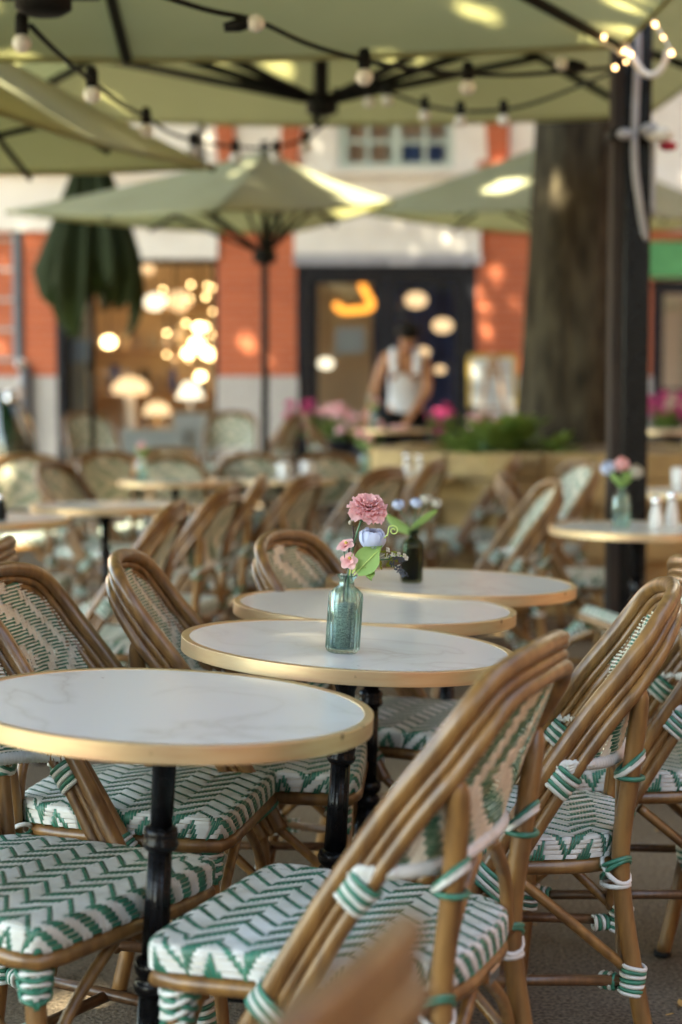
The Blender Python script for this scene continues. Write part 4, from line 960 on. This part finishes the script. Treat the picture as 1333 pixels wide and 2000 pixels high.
# menu easel
me_ = empty('menu_easel', 'pale menu board on a wooden easel between the door and the tree', 'sign', (P(964, 770, 14.6).x, 14.6, gz)); a = P(922, 790, 14.6); c_ = P(1006, 697, 14.6)
T = Matrix.Translation((0, 0, 0)) @ Matrix.Rotation(-.12, 4, 'X'); hw = (c_.x-a.x)/2; z0 = a.z-gz; z1 = c_.z-gz
m = MB(); m.box((-hw, -.012, z0), (hw, .0, z1), 'paper', T); bd = m.build('board', me_)
m = MB(); m.box((-hw-.02, -.016, z1), (hw+.02, .01, z1+.035), 'yellow', T); m.box((-hw-.03, -.02, z0-.03), (-hw, .01, z1), 'yellow', T); m.box((hw, -.02, z0-.03), (hw+.03, .01, z1), 'yellow', T); m.build('frame', me_)
for k in range(7):
    m = MB(); zz = z1-.07-k*.05; m.box((-hw*.7, -.0145, zz), (hw*(.1+.5*((k*37) % 10)/10), -.0121, zz+.010), 'zinc', T); m.build('text_line', bd)
for sx in (-1, 1): m = MB(); m.tube([(sx*.02, .06, z1+.03), (sx*.25, -.1, 0)], .016, 'wood', 8); m.build('leg', me_)
m = MB(); m.tube([(0, .08, z1), (0, .5, 0)], .016, 'wood', 8); m.build('leg', me_)
# flower pots by the door
def pot(label, px, D, cl, h=.8, n=26, w_=.16, mt='dark_frame'):
    p = at_floor(px, D); t = empty('flower_pot', label, 'flower pot', (p[0], D, ground_z(D))); m = MB(); m.lathe([(.0, 0), (.12, 0), (.16, h*.55), (.175, h*.56), (.175, h*.6), (.15, h*.6), (0, h*.57)], mt, 24); m.build('pot', t); r = random.Random(px)
    m = MB()
    for k in range(60): a = r.uniform(0, 2*PI); d = Vector((math.cos(a), math.sin(a), r.uniform(.2, 1.6))); sheet(m, Vector((math.cos(a)*.05, math.sin(a)*.05, h*.58+r.uniform(0, .12))), d, (-math.sin(a), math.cos(a), 0), r.uniform(.1, .2), .06, .1, 'plant', 4, 2)
    m.build('foliage', t)
    for k in range(n):
        m = MB(); c = Vector((r.gauss(0, w_*.5), r.gauss(0, .08), h*.58+.22+r.gauss(0, .05))); bloom(m, c, (r.gauss(0, .4), -.6, .7), .05, cl, 2, 5, .03, 1.2, .4, k); m.tube([c, (c.x*.4, c.y*.4, h*.55)], .003, 'stemgreen', 5); m.build('bloom', t)
    return t
pot('dark pot of magenta blooms left of the door', 595, 14.6, 'magenta', 1.05, 14); pot('dark pot of pink blooms in front of the left door leaf', 662, 14.4, 'pink', 1.02, 12); pot('dark pot of magenta blooms right of the waiter', 862, 14.7, 'magenta', 1.0, 9)
pot('dark pot of pink blooms under the menu board', 945, 14.0, 'pink', .85, 14); pot('dark pot of magenta blooms at the right-hand window', 1300, 14.4, 'magenta', 1.1, 30, .3); pot('dark pot of pink blooms left of the waiter', 725, 14.2, 'pink', .92, 9)
# glossy scooter glimpsed at the left edge
s = empty('motor_scooter', 'dark green scooter glimpsed at the left edge, chrome and lamp catching light', 'scooter', (-2.75, 12.8, gz)); s.rotation_euler = (0, 0, -.5)
M['scoot'] = mat('green_enamel', (.01, .035, .018), (.008, .03, .014), 5, .12, coat=1)
m = MB(); m.tube(smooth_pts([(.42, 0, .35), (.40, 0, .6), (.34, 0, .85), (.28, 0, 1.0)], 4), [.10, .11, .12, .12, .12, .12, .11, .10, .09, .08, .07, .06, .05], 'scoot', 14, flat=1.6); m.tube(smooth_pts([(.35, 0, .3), (.1, 0, .22), (-.15, 0, .35), (-.4, 0, .6), (-.62, 0, .55)], 4), [.08, .08, .09, .1, .11, .13, .15, .17, .19, .2, .2, .19, .18, .16, .14, .1, .06], 'scoot', 14); m.build('body', s)
m = MB(); m.tube(smooth_pts([(-.1, 0, .72), (-.3, 0, .76), (-.6, 0, .74)], 4), [.07, .1, .11, .11, .11, .1, .1, .09, .07], 'black_plastic', 12, flat=.6); m.build('saddle', s)
for x in (.45, -.45):
    m = MB(); m.tube([(x+.19*math.cos(a), 0, .24+.19*math.sin(a)) for a in [2*PI*k/24 for k in range(24)]], .05, 'black_plastic', 10, closed=True); wv = m.build('wheel', s); m = MB(); m.tube([(x, -.02, .24), (x, .02, .24)], .14, 'chrome', 20); m.build('rim', wv)
m = MB(); m.tube(smooth_pts([(.20, .32, 1.0), (.27, .15, 1.03), (.28, 0, 1.0), (.27, -.15, 1.03), (.20, -.32, 1.0)], 4), .016, 'chrome', 10); m.build('handlebar', s)
m = MB(); m.ball((.37, 0, .96), (.06, .08, .08), 'chrome', 14); m.build('headlight', s)
for sy in (1, -1): m = MB(); m.tube([(.22, .25*sy, 1.02), (.22, .28*sy, 1.18)], .006, 'chrome', 6); m.ball((.22, .29*sy, 1.22), (.02, .06, .05), 'chrome', 12); m.build('mirror', s)
for (nm, lab, x0, x1, y0, y1, side) in (('added_building', 'unseen brown brick building added right of the terrace to block low sky light', 7.2, 8.0, -14, 15.8, -1), ('added_building', 'unseen brick building added behind the camera to block low sky light', -12, 7.0, -19, -18.2, 0)):
    t = empty(nm, lab, 'building', (0, 0, 0)); m = MB(); m.box((x0, y0, -.1), (x1, y1, 9), 'dark_brick'); m.build('wall', t)  # unseen walls added to cut sidelight and deepen contrast
    for k in range(7):
        for z in (1.0, 4.2):
            m = MB()
            if side: yy = y0+2+k*4; m.box((x0-.03, yy, z), (x0-.002, yy+1.3, z+1.9), 'dark_frame')
            else: xx = x0+1.5+k*2.6; m.box((xx, y1+.002, z), (xx+1.3, y1+.03, z+1.9), 'dark_frame')
            m.build('window', t)
# ------------------------------------------------------------------ stone planter, plants, trees
PX, PY = 1.38, 10.45
t = empty('stone_planter', 'low tan stone wall ring round the foot of the big tree', 'planter', (PX, PY, 0)); m = MB()
rr_ = random.Random(2)
for lay in range(6):
    n = 26; z0 = lay*.145; 
    for k in range(n):
        a0 = 2*PI*(k+.5*(lay % 2))/n; a1 = a0+2*PI/n*.965; vs = []; R0 = 1.25+rr_.uniform(-.05, .05)-lay*.012; R1_ = 1.0; zz = z0+.138+rr_.uniform(-.004, .0)
        for R_ in (R0, R1_):
            for a in (a0, (a0+a1)/2, a1):
                for z in (z0, zz): vs.append((R_*math.cos(a), R_*math.sin(a), z))
        m.add(vs, [(0,2,3,1), (2,4,5,3), (1,3,9,7), (3,5,11,9), (6,7,9,8), (8,9,11,10), (0,1,7,6), (4,10,11,5), (0,6,8,2), (2,8,10,4)], 'wallstone', False)
m.build('stone_wall', t); m = MB(); m.lathe([(0, .90), (.4, .89), (.9, .82), (1.02, .78), (1.02, .1)], 'soil', 40); m.build('soil', t)
def bushy(label, x, y, z, R, n, mt, seed, L=.16):
    r = random.Random(seed); t = empty('leafy_plant', label, 'plant', (x, y, z)); m = MB()
    for k in range(n):
        a = r.uniform(0, 2*PI); el = r.uniform(.1, 1.3); d = Vector((math.cos(a)*math.cos(el), math.sin(a)*math.cos(el), math.sin(el))); b0 = d*R*r.uniform(.1, .75)
        sheet(m, b0, d+Vector((0, 0, -.2)), (-math.sin(a), math.cos(a), 0), L*r.uniform(.7, 1.2), L*.42, -.2, mt, 4, 2, 0, r)
    m.build('leaves', t); m = MB()
    for k in range(6): a = k; m.tube([(0, 0, -.05), (math.cos(a)*R*.3, math.sin(a)*R*.3, R*.5)], .006, 'stemgreen', 6)
    m.build('stems', t)
bushy('leafy green plant left of the tree foot', P(955, 880, 9.6).x, 9.6, .84, .18, 80, 'plant', 1); bushy('bright green plant against the tree foot', P(1010, 870, 9.7).x, 9.7, .86, .18, 90, 'plant', 2); bushy('small green plant right in front of the trunk', P(1090, 885, 9.55).x, 9.55, .84, .12, 60, 'plant', 3, .1)
bushy('bright drooping plant trailing toward the menu board', P(905, 890, 9.9).x, 9.9, .78, .16, 90, 'plant', 4, .14)
def trunk_mesh(pts, rs, seed, seg=48):
    m = MB(); P_ = smooth_pts(pts, 6); n = len(P_); vs = []; fs = []; r = random.Random(seed); ph = [r.uniform(0, 6) for _ in range(4)]
    for i, p in enumerate(P_):
        t = i/(n-1)*(len(rs)-1); k = min(int(t), len(rs)-2); R = lerp(rs[k], rs[k+1], t-k)
        for q in range(seg):
            a = 2*PI*q/seg; f = 1+.05*math.sin(3*a+ph[0]+p.z*.4)+.04*math.sin(7*a+ph[1]-p.z*.7)+.02*math.sin(17*a+ph[2]+p.z*2)+.012*r.uniform(-1, 1); vs.append((p.x+R*f*math.cos(a), p.y+R*f*math.sin(a), p.z))
    for i in range(n-1):
        for q in range(seg): fs.append((i*seg+q, i*seg+(q+1) % seg, (i+1)*seg+(q+1) % seg, (i+1)*seg+q))
    m.add(vs, fs, 'bark'); return m
# crown leaves left out along sun rays, to aim sun patches at chosen spots
GAPS = [(P(95, 1940, 3.35), .12), (P(1290, 1030, 5.62), .20), (P(690, 385, 11.4), .35), (P(740, 400, 11.2), .35), (P(410, 372, 10.6), .10), (P(540, 400, 10.3), .08), (P(470, 360, 10.8), .09), (P(40, 205, 6.1), .22), (P(100, 225, 6.3), .14), (P(270, 265, 7.0), .10),
        (P(1040, 660, 10.15), .13), (P(1050, 630, 10.15), .10), (P(1050, 330, 10.15), .17), (P(1020, 810, 10.15), .09), (P(495, 690, 16), .16), (P(540, 720, 16), .09), (P(470, 740, 16), .09), (P(625, 830, 13.3), .14), (P(180, 885, 9.6), .16), 
        (P(650, 860, 12.5), .1), (P(960, 350, 12.0), .16), (P(1010, 370, 12.0), .14), (P(1250, 250, 11), .1), (P(300, 980, 7.0), .1), (P(1320, 640, 15), .3), (P(80, 410, 10.6), .12), (P(255, 840, 14.8), .5), (P(380, 840, 14.8), .4), (P(420, 935, 8.9), .14)]
_g = random.Random(21)
GAPS += [(Vector((_g.uniform(-2.1, .9), _g.uniform(4.9, 6.3), 2.65)), _g.uniform(.05, .13)) for _ in range(60)]
GAPS += [(P(_g.uniform(150, 760), _g.uniform(340, 425), _g.uniform(10.2, 11.3)), _g.uniform(.03, .085)) for _ in range(34)]
GAPS += [(Vector((_g.uniform(-1.6, 1.4), _g.uniform(8.3, 9.6), 3.0)), _g.uniform(.05, .13)) for _ in range(12)]
GAPS += [(Vector((-1.66, 9, .8)), .3), (Vector((-1.3, 9.4, .8)), .28), (Vector((-1.9, 8.6, .7)), .28), (Vector((-1.05, 10, .8)), .28), (Vector((-2.9, 15.9, 2.0)), .10), (Vector((1.5, 15.9, 3.3)), .12), (Vector((-1.4, 15.9, 3.6)), .12)]
GAPS += [(Vector(q), .12) for q in ((-.75, 8.6, 0), (-.58, 8.6, 0), (-.42, 8.65, 0), (-.62, 9.5, .1), (.75, 8.4, 0), (.93, 8.4, 0), (-.45, 7.6, .2), (-1.3, 9.3, .8), (-1.9, 8.7, .8), (-.2, 10.3, .6), (.6, 10.2, .9))]
def in_gap(p):
    for c, r_ in GAPS:
        d = p-c; k = d.dot(SUN)
        if k > 0 and (d-SUN*k).length < r_: return True
    return False
def crown(mb, c, R, n, seed):
    r = random.Random(seed)
    clumps = [Vector((c[0]+R[0]*math.sqrt(r.random())*math.cos(a)*.9, c[1]+R[1]*math.sqrt(r.random())*math.sin(a)*.9, c[2]+r.uniform(-.8, .8)*R[2])) for a in [r.uniform(0, 2*PI) for _ in range(150)]]
    k = 0
    while k < n:
        q = clumps[r.randrange(len(clumps))]; p = q+Vector((r.gauss(0, .62), r.gauss(0, .62), r.gauss(0, .4))); k += 1
        if in_gap(p): continue
        u = Vector((r.gauss(0, 1), r.gauss(0, 1), r.gauss(0, .6))).normalized(); v = u.cross(Vector((r.gauss(0, 1), r.gauss(0, 1), r.gauss(0, 1)))).normalized()
        L = r.uniform(.13, .24); W = L*.42
        mb.add([p-u*L, p-v*W+u*L*.1, p+u*L, p+v*W+u*L*.1], [(0, 1, 2, 3)], 'leaf', False)
def tree(label, x, y, z0, pts, rs, c, R, n, seed):
    t = empty('tree', label, 'tree', (0, 0, 0)); trunk_mesh(pts, rs, seed).build('trunk', t)
    for k in range(7):
        a = k*2*PI/7+seed; e = Vector((c[0]+R[0]*.7*math.cos(a), c[1]+R[1]*.7*math.sin(a), c[2]+R[2]*.2)); s0 = Vector(pts[-1])-Vector((0, 0, .6))
        m = MB(); m.tube(smooth_pts([s0, s0.lerp(e, .45)+Vector((0, 0, .4)), e], 5), [.16, .15, .14, .13, .12, .1, .09, .08, .06, .05, .03], 'bark', 10); m.build('limb', t)
    m = MB(); crown(m, c, R, n, seed); m.build('crown', t); return t
tree('big dark-barked tree trunk rising through the parasols at right', 0, 0, 0, [(1.36, 10.4, .5), (1.385, 10.4, 1.0), (1.41, 10.42, 2.0), (1.43, 10.45, 3.2), (1.3, 10.4, 5.6)], [.45, .33, .28, .265, .22], (-1.6, 10.4, 7.6), (6.6, 6.2, 1.2), 34000, 1)
tree('tree outside the left of the photo whose leaves dapple the terrace', 0, 0, 0, [(-6, 4, -.1), (-6, 4, 3), (-5.6, 4, 5.6)], [.4, .3, .22], (-5, 4.5, 7.4), (5.5, 5.5, 1.2), 36000, 2)
tree('tree behind the camera shading the front tables', 0, 0, 0, [(-4, -5, -.1), (-4, -5, 3), (-3.8, -5, 5.6)], [.4, .3, .22], (-3.5, -3, 7.2), (5.5, 5.5, 1.2), 36000, 3)
# ------------------------------------------------------------------ the waiter
def skin_body(name, joints, edges, mt, parent, sub=2):
    me = bpy.data.meshes.new(name); me.from_pydata([j[0] for j in joints], edges, []); o = bpy.data.objects.new(name, me); sc.collection.objects.link(o); o.parent = parent
    md = o.modifiers.new('skin', 'SKIN'); md.use_smooth_shade = True
    if not me.skin_vertices: me.attributes.new
    for i, j in enumerate(joints):
        rr = j[1] if isinstance(j[1], tuple) else (j[1], j[1]); me.skin_vertices[0].data[i].radius = rr
    me.skin_vertices[0].data[0].use_root = True
    s = o.modifiers.new('sub', 'SUBSURF'); s.levels = sub; s.render_levels = sub
    me.materials.append(M[mt]); return o
def make_person():
    t = empty('person', 'waiter in white tank top and black trousers leaning over a table to wipe it', 'person', (.50, 13.32, gz)); t.rotation_euler = (.13, 0, 0)
    # faces the camera (-y); image left is -x
    def add_skin_layer(me):
        import bmesh
        bm = bmesh.new(); bm.from_mesh(me); bm.verts.layers.skin.verify(); bm.to_mesh(me); bm.free()
    def sb(name, joints, edges, mt, sub=2):
        me = bpy.data.meshes.new(name); me.from_pydata([j[0] for j in joints], edges, []); add_skin_layer(me)
        o = bpy.data.objects.new(name, me); sc.collection.objects.link(o); o.parent = t
        md = o.modifiers.new('skin', 'SKIN'); md.use_smooth_shade = True
        for i, j in enumerate(joints):
            me.skin_vertices[0].data[i].radius = j[1] if isinstance(j[1], tuple) else (j[1], j[1]); me.skin_vertices[0].data[i].use_root = (i == 0)
        s = o.modifiers.new('sub', 'SUBSURF'); s.levels = sub; s.render_levels = sub; me.materials.append(M[mt]); return o
    J = [((0, .08, .86), (.135, .10)), ((.0, .06, 1.00), (.115, .085)), ((-.01, 0, 1.14), (.125, .09)), ((-.015, -.07, 1.27), (.12, .085)), ((-.01, -.11, 1.33), (.055, .05)), ((.0, -.15, 1.385), (.045, .045)), ((.005, -.19, 1.43), (.07, .085)), ((.005, -.225, 1.475), (.065, .075)),
         ((-.165, -.08, 1.29), (.055, .05)), ((-.235, -.10, 1.07), (.040, .038)), ((-.29, -.27, .90), (.028, .026)), ((-.30, -.33, .86), (.034, .018)),
         ((.145, -.08, 1.29), (.055, .05)), ((.165, -.12, 1.05), (.040, .038)), ((.03, -.36, .90), (.028, .026)), ((-.02, -.42, .83), (.034, .018)),
         ((.085, .08, .78), (.085, .085)), ((.09, .06, .44), (.055, .055)), ((.09, .10, .08), (.035, .035)), ((.09, .0, .035), (.035, .03)), ((-.085, .08, .78), (.085, .085)), ((-.09, .08, .44), (.055, .055)), ((-.09, .12, .08), (.035, .035)), ((-.09, .02, .035), (.035, .03))]
    E = [(0,1),(1,2),(2,3),(3,4),(4,5),(5,6),(6,7),(3,8),(8,9),(9,10),(10,11),(3,12),(12,13),(13,14),(14,15),(0,16),(16,17),(17,18),(18,19),(0,20),(20,21),(21,22),(22,23)]
    # fingers
    for hand, dirv, sx in ((11, Vector((-.15, -.75, -.45)), -1), (15, Vector((-.45, -.7, -.35)), 1)):
        h = Vector(J[hand][0]); dirv = dirv.normalized(); sd = dirv.cross(Vector((0, 0, 1))).normalized()
        for k, L in enumerate((.055, .065, .07, .06)):
            b0 = h+sd*(k-1.5)*.018; i0 = len(J); J.append((tuple(b0+dirv*.035), (.009, .009))); J.append((tuple(b0+dirv*(.035+L*.6)-Vector((0, 0, .008))), (.008, .008))); J.append((tuple(b0+dirv*(.035+L)-Vector((0, 0, .025))), (.007, .007))); E += [(hand, i0), (i0, i0+1), (i0+1, i0+2)]
        i0 = len(J); J.append((tuple(h+sd*.035*-sx+dirv*.01), (.010, .010))); J.append((tuple(h+sd*.05*-sx+dirv*.04), (.008, .008))); E += [(hand, i0), (i0, i0+1)]
    sb('body', J, E, 'skin')
    sb('tank_top', [((0, .085, .80), (.150, .118)), ((0, .075, .90), (.150, .118)), ((.0, .06, 1.02), (.138, .106)), ((-.01, 0, 1.13), (.140, .106)), ((-.015, -.045, 1.22), (.132, .100)), ((-.015, -.06, 1.27), (.10, .085))], [(0,1),(1,2),(2,3),(3,4),(4,5)], 'cloth_white')
    for sx in (-1, 1):
        m = MB(); m.tube(smooth_pts([(sx*.085-.01, -.16, 1.18), (sx*.09-.01, -.155, 1.28), (sx*.088-.01, -.10, 1.355), (sx*.085-.01, .0, 1.31), (sx*.08, .06, 1.2)], 5), [.03]*21, 'cloth_white', 10, flat=.7); m.build('strap', t)
    sb('trousers', [((0, .08, .93), (.166, .132)), ((0, .08, .84), (.168, .132)), ((.088, .08, .74), (.10, .098)), ((.09, .06, .44), (.075, .075)), ((.09, .10, .10), (.062, .062)), ((-.088, .08, .74), (.10, .098)), ((-.09, .08, .44), (.075, .075)), ((-.09, .12, .10), (.062, .062))], [(0,1),(1,2),(2,3),(3,4),(1,5),(5,6),(6,7)], 'cloth_black')
    m = MB(); m.ball((.005, -.160, 1.505), (.092, .105, .085), 'hair', 20); m.ball((.0, -.10, 1.50), (.05, .05, .05), 'hair', 14); m.build('hair', t)
    for sx in (-1, 1): m = MB(); m.ball((.005+.027*sx, -.285, 1.445), (.011, .006, .006), 'hair', 8); m.build('eye', t)
    m = MB(); m.tube([(.005, -.28, 1.44), (.005, -.292, 1.415)], [.007, .011], 'skin', 8); m.build('nose', t)
    m = MB(); m.ball((.005, -.275, 1.392), (.02, .006, .005), 'magenta', 8); m.build('mouth', t)
    for sx in (-1, 1): m = MB(); m.tube([(.09*sx, .03, .03), (.09*sx, -.10, .03), (.09*sx, -.16, .025)], [.045, .045, .03], 'black_plastic', 10); m.build('shoe', t)
    return t
make_person()
m = MB(); r = random.Random(5); o = on(TW, .06, -.07, .745)
for k in range(5): m.ball((r.gauss(0, .03), r.gauss(0, .02), .012), (.032, .024, .012), 'pink', 10)
tag(m.build('wiping_cloth', loc=o), 'crumpled pale pink cloth under the waiter hand', 'cloth')
# fallen leaves on the ground
m = MB(); r = random.Random(9)
for k in range(420):
    x, y = r.uniform(-2.5, 2.5), r.uniform(2.3, 9); a = r.uniform(0, 6.3); L = r.uniform(.012, .035)
    sheet(m, Vector((x, y, ground_z(y)+.004)), (math.cos(a), math.sin(a), .1), (-math.sin(a), math.cos(a), r.uniform(-.2, .2)), L, L*.5, .15, 'dryleaf', 3, 2, .05, r)
tag(m.build('fallen_leaves'), 'small dry yellow leaves scattered over the gravel', 'leaves', None, 'stuff')
